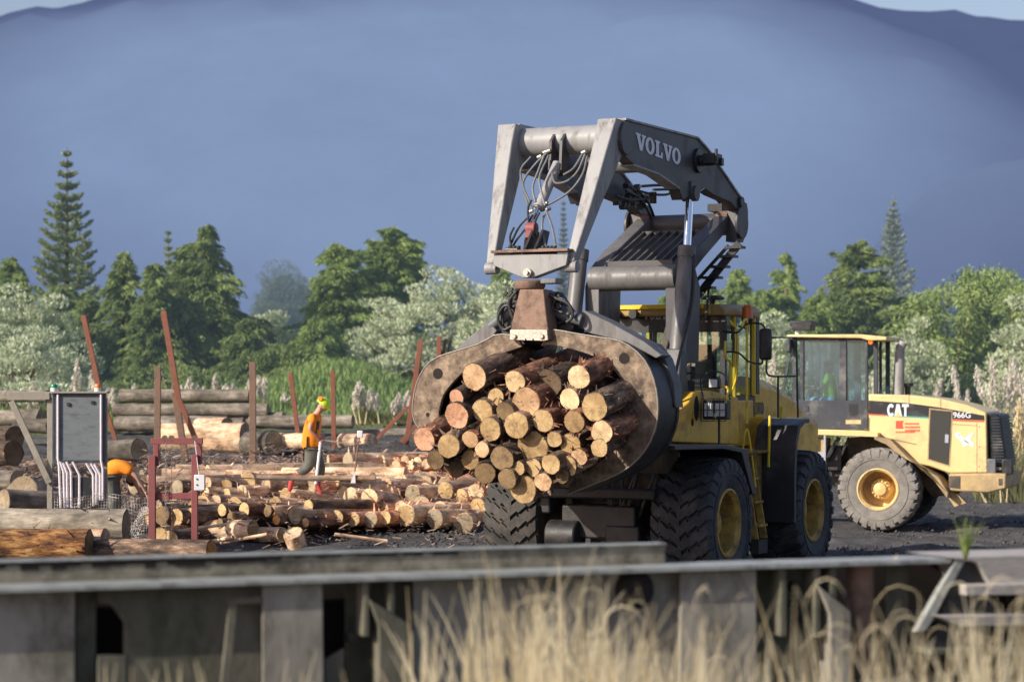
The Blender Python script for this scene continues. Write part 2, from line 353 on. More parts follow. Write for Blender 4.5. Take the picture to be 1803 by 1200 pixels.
# ------------------------------------------------------------------ terrain
def sstep(a, b, x):
    t = np.clip((x-a)/(b-a), 0, 1); return t*t*(3-2*t)
def hz(x, y):
    x = np.asarray(x, float); y = np.asarray(y, float)
    near = 1.0*(1-sstep(16, 24, y))
    left = 1-sstep(-.6, 1.6, x-(y-40)*.03)
    ramp_ = np.interp(y, [30,37,40,46,52,60,68,80,95,300,1200], [0,.12,.42,.98,1.45,1.75,2.05,2.5,2.8,3.2,4])
    rampr = np.interp(y, [30,70,82,95,110,300,1200], [0,.0,.25,1.0,1.6,3,4])
    bank = 1.25*np.exp(-((x+6.3)/2.6)**2)*sstep(66, 80, y)*(1-sstep(110,160,y))
    return near + left*ramp_ + (1-left)*rampr + bank
def ground_z(x, y): return float(hz(x, y))
xs = np.concatenate([np.array([-4000,-1500,-600,-250,-120,-70,-45,-30]), np.arange(-22, 22.01, .28), np.array([30,45,70,120,250,600,1500,4000])])
ys = np.concatenate([np.array([-200,-50,-10,0,5,10]), np.arange(14, 36, 1.0), np.arange(36, 62, .22), np.arange(62, 110, .8), np.array([120,140,180,260,400,700,1200,2500,5000,9000])])
X, Y = np.meshgrid(xs, ys); Z = hz(X, Y)
Zn = np.zeros_like(Z)
for i in range(Z.shape[0]):
    for j in range(Z.shape[1]):
        if 13 < Y[i,j] < 115 and abs(X[i,j]) < 25:
            p = Vector((X[i,j], Y[i,j], 0))
            Zn[i,j] = .09*mnoise.noise(p*1.7)+.07*mnoise.noise(p*4.3)+.10*mnoise.noise(p*.5)
Z = Z+Zn
nx, ny = len(xs), len(ys); idx = np.arange(nx*ny).reshape(ny, nx)
quads = np.stack([idx[:-1,:-1], idx[:-1,1:], idx[1:,1:], idx[1:,:-1]], -1).reshape(-1,4)
m, nt, b = newmat('yard_ground')
co = N(nt, 'ShaderNodeTexCoord').outputs['Object']
n1 = noisetex(nt, co, 1.1, 10, .75); r1 = ramp(nt, n1.outputs[0], [(.3,(.055,.052,.054)),(.5,(.12,.115,.115)),(.68,(.22,.205,.195))])
n2 = noisetex(nt, co, 6, 8, .8); r2 = ramp(nt, n2.outputs[0], [(.60,(0,0,0)),(.72,(1,1,1))])
c = mix(nt, r2.outputs[0], r1.outputs[0], (.22,.16,.11))
sx = N(nt, 'ShaderNodeSeparateXYZ'); nt.links.new(co, sx.inputs[0])
n4 = noisetex(nt, co, .35, 5, .6)
ma = N(nt, 'ShaderNodeMath', operation='MULTIPLY_ADD'); nt.links.new(n4.outputs[0], ma.inputs[0]); ma.inputs[1].default_value = 14; nt.links.new(sx.outputs[1], ma.inputs[2])
mxr = N(nt, 'ShaderNodeMath', operation='MULTIPLY_ADD'); nt.links.new(sx.outputs[0], mxr.inputs[0]); mxr.inputs[1].default_value = -.55; nt.links.new(ma.outputs[0], mxr.inputs[2])
gr = N(nt, 'ShaderNodeMapRange'); gr.inputs[1].default_value = 72; gr.inputs[2].default_value = 76; nt.links.new(mxr.outputs[0], gr.inputs[0])
n5 = noisetex(nt, co, 1.5, 6, .7); r5 = ramp(nt, n5.outputs[0], [(.3,(.11,.17,.03)),(.7,(.28,.34,.08))])
c = mix(nt, gr.outputs[0], c, r5.outputs[0])
nt.links.new(c, b.inputs['Base Color']); b.inputs['Roughness'].default_value = .95; b.inputs['Specular IOR Level'].default_value = .2
n3 = noisetex(nt, co, 9, 10, .75); bump(nt, b, n3.outputs[0], 1.0, .12)
M['ground'] = m
tag(npmesh('ground', np.stack([X,Y,Z], -1), quads, 'ground', smooth=True), kind='structure')

# mountain range in haze
def ridge(px):
    return np.interp(px, [-6000,-2500,-800,0,60,110,170,300,600,1000,1300,1500,1640,1803,2300,3500,6000,9000], [500,300,150,58,42,16,-2,-40,-75,-90,-60,-3,24,40,120,60,320,560])
hx = np.linspace(-7000, 7000, 420); hy = np.linspace(1700, 3400, 60)
HX, HY2 = np.meshgrid(hx, hy)
pxr = CX + HX/3000*FP
top = HC + (HY-ridge(pxr))/FP*3000
t = np.clip((HY2-1700)/1300, 0, 1)
prof = np.where(HY2 < 3000, t**.8, 1-(HY2-3000)/900)
NZ = np.zeros_like(HX)
for i in range(HX.shape[0]):
    for j in range(HX.shape[1]):
        p = Vector((HX[i,j]*.0028, HY2[i,j]*.0012, .3))
        NZ[i,j] = mnoise.fractal(p, 1.0, 2.1, 5)
fine = np.array([[mnoise.noise(Vector((x*.03, y*.01, 1))) for x in hx] for y in hy])
coarse = np.array([[mnoise.fractal(Vector((x*.0075, y*.003, 7)),1.0,2.0,4) for x in hx] for y in hy])
HZ = top*prof + NZ*70*np.sin(np.clip(t,0,1)*math.pi)*(HY2 < 3000) + fine*5*np.clip(t*1.4,0,1) + coarse*20*np.clip(t*1.2,0,1)
idx = np.arange(HX.size).reshape(HX.shape)
quads = np.stack([idx[:-1,:-1], idx[:-1,1:], idx[1:,1:], idx[1:,:-1]], -1).reshape(-1,4)
def painted_haze(name, near, far, dif):
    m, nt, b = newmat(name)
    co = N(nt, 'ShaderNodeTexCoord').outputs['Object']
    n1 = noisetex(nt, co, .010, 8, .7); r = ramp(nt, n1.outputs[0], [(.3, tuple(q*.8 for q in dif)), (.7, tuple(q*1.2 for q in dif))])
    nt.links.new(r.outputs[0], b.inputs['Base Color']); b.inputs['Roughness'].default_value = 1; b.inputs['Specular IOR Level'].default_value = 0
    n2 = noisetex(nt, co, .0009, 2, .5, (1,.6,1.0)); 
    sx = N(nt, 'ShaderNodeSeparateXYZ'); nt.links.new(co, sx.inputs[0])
    # haze is painted as emission, brightest over the middle of the valley
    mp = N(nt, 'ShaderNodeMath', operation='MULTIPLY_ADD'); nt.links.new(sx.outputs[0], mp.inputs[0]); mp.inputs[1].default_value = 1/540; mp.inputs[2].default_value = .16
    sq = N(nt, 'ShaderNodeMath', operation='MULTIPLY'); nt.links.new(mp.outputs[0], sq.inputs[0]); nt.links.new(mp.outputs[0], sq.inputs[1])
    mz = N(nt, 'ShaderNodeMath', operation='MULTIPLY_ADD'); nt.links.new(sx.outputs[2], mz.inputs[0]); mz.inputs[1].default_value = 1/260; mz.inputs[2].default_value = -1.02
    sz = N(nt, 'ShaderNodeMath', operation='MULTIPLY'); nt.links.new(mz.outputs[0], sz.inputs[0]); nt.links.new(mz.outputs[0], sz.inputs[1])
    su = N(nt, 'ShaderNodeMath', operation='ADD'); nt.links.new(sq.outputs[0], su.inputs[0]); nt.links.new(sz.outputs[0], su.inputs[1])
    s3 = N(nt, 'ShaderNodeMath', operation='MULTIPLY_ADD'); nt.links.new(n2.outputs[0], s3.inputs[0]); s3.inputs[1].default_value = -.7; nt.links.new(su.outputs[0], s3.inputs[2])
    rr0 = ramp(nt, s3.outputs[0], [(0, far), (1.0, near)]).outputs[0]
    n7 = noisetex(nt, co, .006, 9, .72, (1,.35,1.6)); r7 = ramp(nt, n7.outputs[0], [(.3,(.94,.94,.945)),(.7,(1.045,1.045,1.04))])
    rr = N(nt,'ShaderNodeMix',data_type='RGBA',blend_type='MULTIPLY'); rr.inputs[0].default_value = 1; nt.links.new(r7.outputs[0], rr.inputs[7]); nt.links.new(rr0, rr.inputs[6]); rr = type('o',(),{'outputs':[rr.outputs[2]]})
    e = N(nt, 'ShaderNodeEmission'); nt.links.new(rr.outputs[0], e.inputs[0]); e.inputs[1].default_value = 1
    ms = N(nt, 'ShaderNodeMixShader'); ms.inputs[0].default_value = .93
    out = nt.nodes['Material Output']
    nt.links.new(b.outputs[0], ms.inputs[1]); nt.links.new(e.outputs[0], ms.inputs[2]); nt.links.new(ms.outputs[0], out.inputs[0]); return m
M['hill'] = painted_haze('hazy_mountain', (.100,.132,.270), (.238,.325,.53), (.10,.13,.12))
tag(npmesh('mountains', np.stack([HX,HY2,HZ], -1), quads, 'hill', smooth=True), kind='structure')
M['hill2'] = painted_haze('hazy_foothill', (.094,.126,.258), (.205,.275,.46), (.10,.13,.12))
fx = np.linspace(150, 2600, 160); fy = np.linspace(1200, 1690, 24); FX, FY = np.meshgrid(fx, fy)
fp = CX+FX/1600*FP; ft = HC+(HY-np.interp(fp, [1250,1420,1520,1600,1700,1803,2300,4000,8000], [640,520,440,345,312,296,200,300,600]))/FP*1600
FZ = ft*np.sin(np.clip((FY-1200)/500,0,1)*math.pi/1.25)+np.array([[mnoise.noise(Vector((x*.03,y*.02,4)))*3 for x in fx] for y in fy])
idx = np.arange(FX.size).reshape(FX.shape); quads = np.stack([idx[:-1,:-1], idx[:-1,1:], idx[1:,1:], idx[1:,:-1]], -1).reshape(-1,4)
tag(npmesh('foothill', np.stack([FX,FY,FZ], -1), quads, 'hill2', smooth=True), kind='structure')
# bright cloud bank behind the ridge is left to the sky itself

# ------------------------------------------------------------------ tyres and wheels
def wheel(parent, u, v, side, Rr, Wd, rimR, tm, rm, lugs=22, style='block', deep=.18):
    """side=+1: outer face towards +v"""
    we = empty('wheel', (u, v, Rr), 0, parent)
    h = Wd/2; T = MB()
    prof = [(rimR, -h*.62), (rimR*1.06, -h*.86), (rimR*1.28, -h*.98), (Rr*.80, -h), (Rr*.90, -h*.95), (Rr*.93, -h*.82), (Rr*.935, -h*.4), (Rr*.937, 0), (Rr*.935, h*.4), (Rr*.93, h*.82), (Rr*.90, h*.95), (Rr*.80, h), (rimR*1.28, h*.98), (rimR*1.06, h*.86), (rimR, h*.62)]
    T.lathe(prof, (0,0,0), 64)
    for s in (-1, 1):
        for k in range(lugs):
            a0 = 2*math.pi*(k+(.5 if s > 0 else 0))/lugs
            segs = [(0.04,0,Rr*.995),(.35,.05,Rr),(.7,.13,Rr*.992),(.93,.17,Rr*.965),(1.03,.18,Rr*.88)]
            if style == 'block': segs = [(-.05,0,Rr*.998),(.28,.13,Rr),(.33,.10,Rr),(.62,.22,Rr*.995),(.67,.19,Rr*.99),(.93,.30,Rr*.97),(1.02,.31,Rr*.89)]
            wv_ = math.pi/lugs*(.70 if style == 'block' else .52)
            rows = []
            for fr, da, rad in segs:
                row = []
                for da2, rr in ((-wv_, rad), (wv_, rad), (wv_*1.12, rad-.095), (-wv_*1.12, rad-.095)):
                    q = a0+da+da2; row.append((rr*math.cos(q), s*fr*h, rr*math.sin(q)))
                rows.append(row)
            vs = [p for r_ in rows for p in r_]; fs = [(0,1,2,3), tuple(4*(len(rows)-1)+i for i in (3,2,1,0))]
            for i in range(len(rows)-1):
                for j in range(4): fs.append((4*i+j, 4*i+4+j, 4*i+4+(j+1)%4, 4*i+(j+1)%4))
            T.add(vs, fs)
    # raised band and lettering-like blocks on the sidewall
    T.lathe([(Rr*.72, h*.995*side), (Rr*.725, (h+.012)*side), (Rr*.74, (h+.012)*side), (Rr*.745, h*side)], (0,0,0), 64)
    T.build('tyre', tm, we)
    Q = MB(); o = side*h
    Q.lathe([(rimR*1.10, o*.80), (rimR*1.09, o*.93), (rimR*1.03, o*.95), (rimR*.98, o*.84), (rimR*.93, o*.80), (rimR*.92, o*.80-side*deep*1.4), (rimR*.6, o*.80-side*deep*1.55), (rimR*.52, o*.80-side*deep*.9), (rimR*.34, o*.80-side*deep*.75), (rimR*.32, o*.80-side*deep*.5), (rimR*.13, o*.80-side*deep*.42), (.001, o*.80-side*deep*.40)], (0,0,0), 48)
    for k in range(14):
        q = 2*math.pi*k/14; c = Vector((rimR*.43*math.cos(q), o*.80-side*deep*.8, rimR*.43*math.sin(q)))
        Q.cyl(c, c+Vector((0,side*.035,0)), .02, n=8)
    Q.lathe([(rimR*1.09, -o*.8), (rimR*.92, -o*.7), (rimR*.9, 0)], (0,0,0), 40)
    Q.build('rim', rm, we)
    return we

# letters (unit height)
def ell(cx, cy, rx, ry, n=24, a0=0, a1=2*math.pi): return [(cx+rx*math.cos(a0+(a1-a0)*i/n), cy+ry*math.sin(a0+(a1-a0)*i/n)) for i in range(n+1)]
V_ = [(0,1),(.42,1),(.42,.88),(.35,.88),(.49,.36),(.61,.88),(.53,.88),(.53,1),(.88,1),(.88,.88),(.80,.88),(.56,0),(.36,0),(.08,.88),(0,.88)]
L_ = [(0,1),(.44,1),(.44,.88),(.34,.88),(.34,.14),(.52,.14),(.57,.36),(.68,.36),(.68,0),(0,0),(0,.12),(.10,.12),(.10,.88),(0,.88)]
A_ = [(0,0),(.28,1),(.62,1),(.92,0),(.64,0),(.60,.18),(.32,.18),(.27,0)]
T_ = [(0,1),(.80,1),(.80,.76),(.53,.76),(.53,0),(.27,0),(.27,.76),(0,.76)]
def ringpoly(rx, ry, ix, iy, a0=0, a1=2*math.pi, n=24):
    o = ell(rx, .5, rx, ry, n, a0, a1); i = ell(rx, .5, ix, iy, n, a0, a1); return o, i
def letters(mb, word, mapf, hh, depth=.004):
    """word: list of (kind, advance); mapf(x, y, d) -> point"""
    x = 0
    for ch in word:
        if ch in 'VLAT':
            pl = {'V':V_,'L':L_,'A':A_,'T':T_}[ch]
            mb.prism([mapf((x+p[0])*hh, p[1]*hh, 0) for p in pl], [mapf((x+p[0])*hh, p[1]*hh, depth) for p in pl])
            x += {'V':.86,'L':.72,'A':.92,'T':.8}[ch]
        elif ch in 'OC':
            a0, a1 = (0, 2*math.pi) if ch == 'O' else (R(38), R(322))
            o, i = ringpoly(.40, .52, .17, .36, a0, a1) if ch == 'O' else ringpoly(.44, .52, .20, .27, a0, a1)
            n = len(o); vs = []
            for d in (0, depth): vs += [mapf((x+p[0])*hh, p[1]*hh, d) for p in o]+[mapf((x+p[0])*hh, p[1]*hh, d) for p in i]
            fs = []
            for k in range(n-1):
                fs += [(2*n+k, 2*n+k+1, 3*n+k+1, 3*n+k), (k, k+1, 2*n+k+1, 2*n+k), (n+k+1, n+k, 3*n+k, 3*n+k+1)]
            mb.add(vs, fs); x += .86 if ch == 'O' else .84
    return x*hh
def fonttext(name, body, size, mat, parent, mtx, offset=0, depth=.003):
    cu = bpy.data.curves.new(name, 'FONT'); cu.body = body; cu.size = size; cu.extrude = depth; cu.offset = offset; cu.align_x = 'CENTER'; cu.align_y = 'CENTER'
    tmp = bpy.data.objects.new(name, cu); COL.objects.link(tmp)
    me = bpy.data.meshes.new_from_object(tmp.evaluated_get(bpy.context.evaluated_depsgraph_get()))
    bpy.data.objects.remove(tmp); me.materials.clear(); me.materials.append(M[mat]); me.name = name
    o = bpy.data.objects.new(name, me); COL.objects.link(o); o.parent = parent; o.matrix_local = mtx; return o

# ================================================================== LOG LOADER (the machine holding the load)
VF = Frame(1.622, 34.81, R(-116))
LD = tag(empty('log_loader', VF.o, VF.rz), 'big yellow wheel loader with raised grey high-lift boom and grapple full of logs', 'loader')
def vp(px, py, v): return VF.v(px, py, v)
def up_(px, py, u): return VF.u(px, py, u)
def plate(mb, pxs, v0, v1, ref=None):
    """side plate traced in the plane v=ref and given the thickness v0..v1"""
    ref = v1 if ref is None else ref
    pts = [vp(x, y, ref) for x, y in pxs]
    mb.prism([(p.x, v0, p.z) for p in pts], [(p.x, v1, p.z) for p in pts])
def fplate(mb, pxs, u0, u1, ref=None):
    ref = u1 if ref is None else ref
    pts = [up_(x, y, ref) for x, y in pxs]
    mb.prism([(u0, p.y, p.z) for p in pts], [(u1, p.y, p.z) for p in pts])
for sgn in (1, -1):
    wheel(LD, 0, 1.38*sgn, sgn, 1.0, .94, .48, 'tyre' if sgn > 0 else 'tyre_mud', 'rim', 27, deep=.24)
    wheel(LD, -4.0, 1.38*sgn, sgn, 1.0, .94, .48, 'tyre', 'rim', 24, 'lug', deep=.24)

# --- upper boom
BO = [(1100,211),(1228,244),(1246,264),(1305,351),(1316,358),(1318,372),(1318,402),(1309,427),(1297,425),(1299,370),(1288,356),(1258,343),(1240,330),(1222,341),(1203,352),(1196,330),(1160,305),(1116,289),(1099,273)]
boom = empty('upper_boom', (0,0,0), 0, LD)
for s in (1, -1):
    b_ = MB(); pts = [vp(x, y, .95) for x, y in BO]
    a, c = (.70*s, .95*s)
    b_.prism([(p.x, .76*s, p.z) for p in pts], [(p.x, .945*s, p.z) for p in pts])
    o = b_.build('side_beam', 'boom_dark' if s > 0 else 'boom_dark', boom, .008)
    # flange strips along the top and bottom edges
    f_ = MB(); 
    for i in range(0, 3):
        p, q = pts[i], pts[i+1]; f_.bar((p.x, .85*s, p.z+.012), (q.x, .85*s, q.z+.012), .24, .03)
    for i in (12, 15, 16):
        p, q = pts[i], pts[i+1]; f_.bar((p.x, .85*s, p.z-.010), (q.x, .85*s, q.z-.010), .22, .025)
    f_.build('flange', 'boom', boom)
# legs with lit front faces
legtop = up_(1076, 212, 1.97).z; 
def leg(s):
    L = MB(); ut, ub = 2.24, 3.14
    zt = legtop; zb = up_(1010, 466, ub).z
    oi = abs(up_(1052,211,ut).y); oo = .945; bi, bo_ = .56, .685
    f0, f1 = ut, ub
    t = [(f0, oi*s, zt), (f0, oo*s, zt), (f0-.62, oo*s, zt-.02), (f0-.62, oi*s, zt-.02)]
    # upper shoulder, middle, bottom: each ring front-inner, front-outer, back-outer, back-inner
    rings = [t,
        [(f0+.12, (oi+.00)*s, zt-.28), (f0+.12, (oo-.035)*s, zt-.28), (f0-.30, (oo-.035)*s, zt-.50), (f0-.30, (oi+.00)*s, zt-.50)],
        [(f0+.495, (oi*.45+bi*.55)*s, zt*.45+zb*.55), (f0+.495, (oo*.45+bo_*.55)*s, zt*.45+zb*.55), (f0+.20, (oo*.45+bo_*.55)*s, zt*.45+zb*.55-.08), (f0+.20, (oi*.45+bi*.55)*s, zt*.45+zb*.55-.08)],
        [(f1, bi*s, zb+.05), (f1, bo_*s, zb+.05), (f1-.14, bo_*s, zb-.0), (f1-.14, bi*s, zb-.0)]]
    vs = [p for r_ in rings for p in r_]; fs = [(0,1,2,3), (15,14,13,12)]
    for i in range(3):
        for j in range(4): fs.append((4*i+j, 4*i+4+j, 4*i+4+(j+1)%4, 4*i+(j+1)%4))
    if s < 0: fs = [tuple(reversed(f)) for f in fs]
    L.add(vs, fs); o = L.build('front_leg', 'boom', boom, .02)
    # weld line across the shoulder, pin boss at the foot, end disc
    W_ = MB(); W_.tube([(f0+.012, (oo-.04)*s if s > 0 else oi*s*1.05, zt-.03), (f0+.165, (oi+.06)*s if s > 0 else (oo-.1)*s, zt-.50)], .007, 6)
    W_.build('weld_bead', 'boom_dark', o)
    B_ = MB(); B_.cyl((f1-.07, (bi-.03)*s, zb-.02), (f1-.07, (bo_+.03)*s, zb-.02), .085, n=24); B_.build('pin_boss', 'boom', o, .01)
    return o
leg(1); lfl = leg(-1)
D = MB(); c = vp(1101, 243, .95)
for s in (1,-1):
    D.cyl((c.x-.03, .90*s, c.z), (c.x-.03, .975*s, c.z), .245, n=36)
D.each('end_disc', 'boom_dark', boom, .01)
D = MB(); D.cyl((c.x+.0, -.93, c.z+.0), (c.x+.0, .93, c.z+.0), .215, n=40); D.build('apex_tube', 'boom', boom)
cc = vp(1120, 297, .0); D = MB(); q = vp(1190, 292, .8)
q = vp(1150, 290, .76); D.cyl((q.x+.02, -.78, q.z+.02), (q.x+.02, .78, q.z+.02), .13, n=32); D.build('cross_tube', 'boom_mid', boom)
# rear pivot: tube, bosses, discs
pv = vp(1306, 392, .97); pvc = (pv.x+.02, 0, pv.z)
D = MB(); D.cyl((pvc[0], -.80, pvc[2]), (pvc[0], .80, pvc[2]), .165, n=32); D.build('pivot_tube', 'boom_dark', boom)
for s in (1,-1):
    D = MB(); D.cyl((pvc[0], .95*s, pvc[2]), (pvc[0], 1.0*s, pvc[2]), .26, n=36); D.cyl((pvc[0], 1.0*s, pvc[2]+.33), (pvc[0], .96*s, pvc[2]+.33), .09, n=16)
    D.build('pivot_disc', 'boom_dark', boom, .008)
    D = MB(); D.cyl((pvc[0], .58*s, pvc[2]), (pvc[0], .78*s, pvc[2]), .20, n=30); D.build('pivot_sleeve', 'hanger', boom, .01)
# motor boss and its box
c = vp(1228, 283, .95); D = MB(); D.cyl((c.x,.94,c.z),(c.x,1.0,c.z),.19,n=30); D.cyl((c.x-.0,1.0,c.z),(c.x,1.24,c.z),.085,n=20)
D.box((c.x-.05,1.18,c.z+.02),(.34,.20,.16)); D.box((c.x-.14,1.29,c.z-.02),(.10,.06,.12)); D.box((c.x+.1,1.3,c.z+.06),(.05,.04,.2)); D.build('angle_sensor', 'black_paint', boom, .01)
# lettering on the side plate
L0 = vp(1119, 233, .948); L1 = vp(1199, 264, .948); dirv = (L1-L0); ln = dirv.length; dx = dirv.normalized(); dy = Vector((0,0,1)); 
T = MB(); hgt = abs(vp(1121,233,.948).z-vp(1121,262,.948).z)
wd = letters(MB(), 'VOLVO', lambda x,y,d: (0,0,0), 1.0)
kx = ln/wd
letters(T, 'VOLVO', lambda x,y,d: tuple(L0+dx*(x*kx)+Vector((0,.002+d,0))+dy*((y-1)*hgt)), 1.0)
T.build('lettering', 'white_mark', boom, smooth=False)
# yellow sticker on the leg's inner side
D = MB(); a0 = up_(1048,350,2.42); D.box((2.42,.80,a0.z),(.16,.012,.30)); 

# --- central tilt cylinder and lugs under the apex tube
cyl = empty('tilt_cylinder', (0,0,0), 0, LD)
D = MB()
for vv in (-.085,.085):
    pts = [up_(x,y,2.15) for x,y in [(984,228),(992,262),(992,305),(978,300),(976,270)]]
    pts = [(2.35, p.z) if i in (3,) else (2.15+(.12 if i in (2,3,4) else .0), p.z) for i,p in enumerate(pts)]
    zt_ = up_(984,228,2.1).z; zb_ = up_(984,300,2.2).z
    pr = [(2.05,zt_),(2.26,zt_-.18),(2.30,zb_),(2.16,zb_-.02),(2.02,zt_-.45)]
    D.prism([(u,vv-.02,z) for u,z in pr],[(u,vv+.02,z) for u,z in pr])
D.each('upper_lug','boom_dark',cyl)
a = up_(982,288,2.24); e = up_(948,368,2.62); f = up_(936,402,2.80); g = up_(929,440,2.98)
D = MB(); D.cyl(a, e, .075, n=20); D.cyl(e+(a-e)*.02, e+(a-e)*.16, .092, n=20); D.build('barrel','boom',cyl)
D = MB(); D.cyl(e, f, .038, n=16); D.build('rod','chrome',cyl)
D = MB(); D.cyl((f.x,f.y-.075,f.z),(f.x,f.y+.075,f.z),.085,n=20); D.bar(f,f+(g-f)*.5,.12,.1); D.build('rod_eye','redframe',cyl,.01)
D = MB()
for vv in (-.08,.08):
    zt_ = up_(930,408,2.8).z; zb_ = up_(930,466,3.1).z
    pr = [(f.x-.13,zt_),(f.x+.07,zt_+.02),(3.16,zb_+.2),(3.18,zb_),(2.9,zb_)]
    D.prism([(u,vv-.018,z) for u,z in pr],[(u,vv+.018,z) for u,z in pr])
D.each('lower_lug','dark_steel',cyl)
# hoses around it
hs = MB(); hd = MB()
H1 = [[(962,270),(940,292),(921,322),(931,352),(938,372)],[(958,274),(948,300),(938,330),(943,356)],[(966,274),(950,312),(955,345),(960,362)],
      [(1030,272),(1018,300),(1000,318),(978,322),(972,305)],[(1034,275),(1026,306),(1006,334),(980,352),(962,362)],[(1026,270),(1010,296),(992,308)],
      [(935,276),(917,300),(922,335),(930,362)],[(965,366),(955,390),(957,420),(968,455)],[(962,372),(972,400),(978,430),(980,448)]]
for i, h in enumerate(H1): hs.tube(spline([up_(x,y,2.30+.07*(i%3)+(y-270)*.0035) for x,y in h]), .017, 8)
H2 = [[(938,378),(925,402),(908,425),(898,445)],[(932,380),(915,398),(902,424),(893,446)],[(950,374),(942,392),(946,420)],[(944,376),(928,410),(922,445)],[(936,352),(930,366),(930,388)],[(905,400),(898,418),(903,444)]]
for i, h in enumerate(H2): hd.tube(spline([up_(x,y,2.75+.04*(i%3)) for x,y in h]), .017, 8)
hs.each('hose','hose',cyl); hd.each('hose','hose_dark',cyl)
D = MB()
for px, py, u in [(945,352,2.6),(950,360,2.62),(962,358,2.64),(966,368,2.66),(945,366,2.6),(935,372,2.66),(960,268,2.3),(966,266,2.3),(1028,268,2.3),(950,276,2.3)]:
    c = up_(px,py,u); D.cyl(c-Vector((0,.03,.01)), c+Vector((0,.03,.01)), .026, n=10)
D.build('hose_fitting','grapple_pale',cyl)

# --- yoke at the boom tip
yk = empty('yoke', (0,0,0), 0, LD)
pts = [(868,447),(1000,447),(997,467),(937,489),(919,489),(868,467)]
D = MB(); fplate(D, pts, 3.02, 3.20); D.build('yoke_beam','boom',yk,.012)
D = MB(); a = up_(868,446,3.2); b2 = up_(1001,446,3.2); D.box((3.08,(a.y+b2.y)/2,a.z+.02),(.36,abs(a.y-b2.y)+.02,.035)); D.build('yoke_plate','hanger',yk)
D = MB(); c = up_(930,480,3.22); D.cyl((3.0,c.y,c.z),(3.26,c.y,c.z),.06,n=18); D.cyl((3.2,c.y,c.z),(3.30,c.y,c.z),.03,n=12); D.build('pivot_pin','grapple_pale',yk)
D = MB()
for px in (897,904,911,955,962,969,975): c = up_(px,440,3.05); D.cyl((3.02,c.y,c.z-.06),(3.02,c.y,c.z+.06),.035,n=10); D.cyl((3.1,c.y-.03,c.z),(3.1,c.y+.03,c.z),.03,n=10)
D.each('valve','black_paint',yk)

# --- grapple: rotator, hanger, tongs, cylinders
gp = empty('grapple', (0,0,0), 0, LD)
c = up_(933,500,3.1); D = MB()
D.lathe([(.001,.055),(.19,.055),(.22,.03),(.22,-.03),(.2,-.07),(.10,-.09),(.001,-.09)], tuple(c), 36, 'z'); D.build('rotator','hanger',gp,.006)
D = MB(); q = up_(974,495,3.1); D.box((3.1,q.y-.02,q.z),(.26,.24,.07)); D.build('rotator_motor','hose',gp,.01)
D = MB(); fplate(D, [(915,509),(957,509),(962,555),(968,597),(896,597),(904,555)], 3.0, 3.32); D.build('hanger','hanger',gp,.015)
D = MB(); fplate(D, [(898,580),(963,580),(965,598),(958,600),(897,598)], 3.315, 3.35); 
for x in (906, 954):
    k = up_(x,592,3.35); D.cyl((3.34,k.y,k.z),(3.38,k.y,k.z),.035,n=16)
for x in (924, 937):
    k = up_(x,597,3.35); D.cyl((3.34,k.y,k.z),(3.37,k.y,k.z),.02,n=10)
D.build('worn_plate','grapple_pale',gp,.006)
D = MB(); fplate(D, [(905,512),(968,512),(1010,575),(1000,600),(895,610),(880,580)], 2.5, 2.95); D.build('grapple_frame','dark_steel',gp,.02)
def cr2(p): return (700+p[0]/2.857, 480+p[1]/2.857)
RO = [(745,318),(790,284),(850,297),(1000,322),(1110,340),(1190,385),(1250,450),(1290,540),(1308,640),(1306,740),(1270,850),(1195,950),(1100,1015),(980,1065),(860,1112)]
RI = [(720,368),(770,362),(850,378),(940,403),(1030,442),(1100,505),(1150,580),(1180,655),(1170,740),(1150,800),(1105,875),(1040,930),(980,975),(930,1010),(860,1060)]
LO = [(610,330),(560,312),(490,312),(420,352),(310,388),(200,424),(140,470),(100,545),(78,640),(76,715),(100,775),(185,850),(260,930),(345,1000),(450,1060)]
LI = [(625,372),(590,385),(520,408),(430,440),(340,492),(275,555),(228,620),(210,690),(205,740),(215,790),(245,850),(295,905),(350,950),(400,990),(455,1030)]
UF, UR = 3.22, 2.42
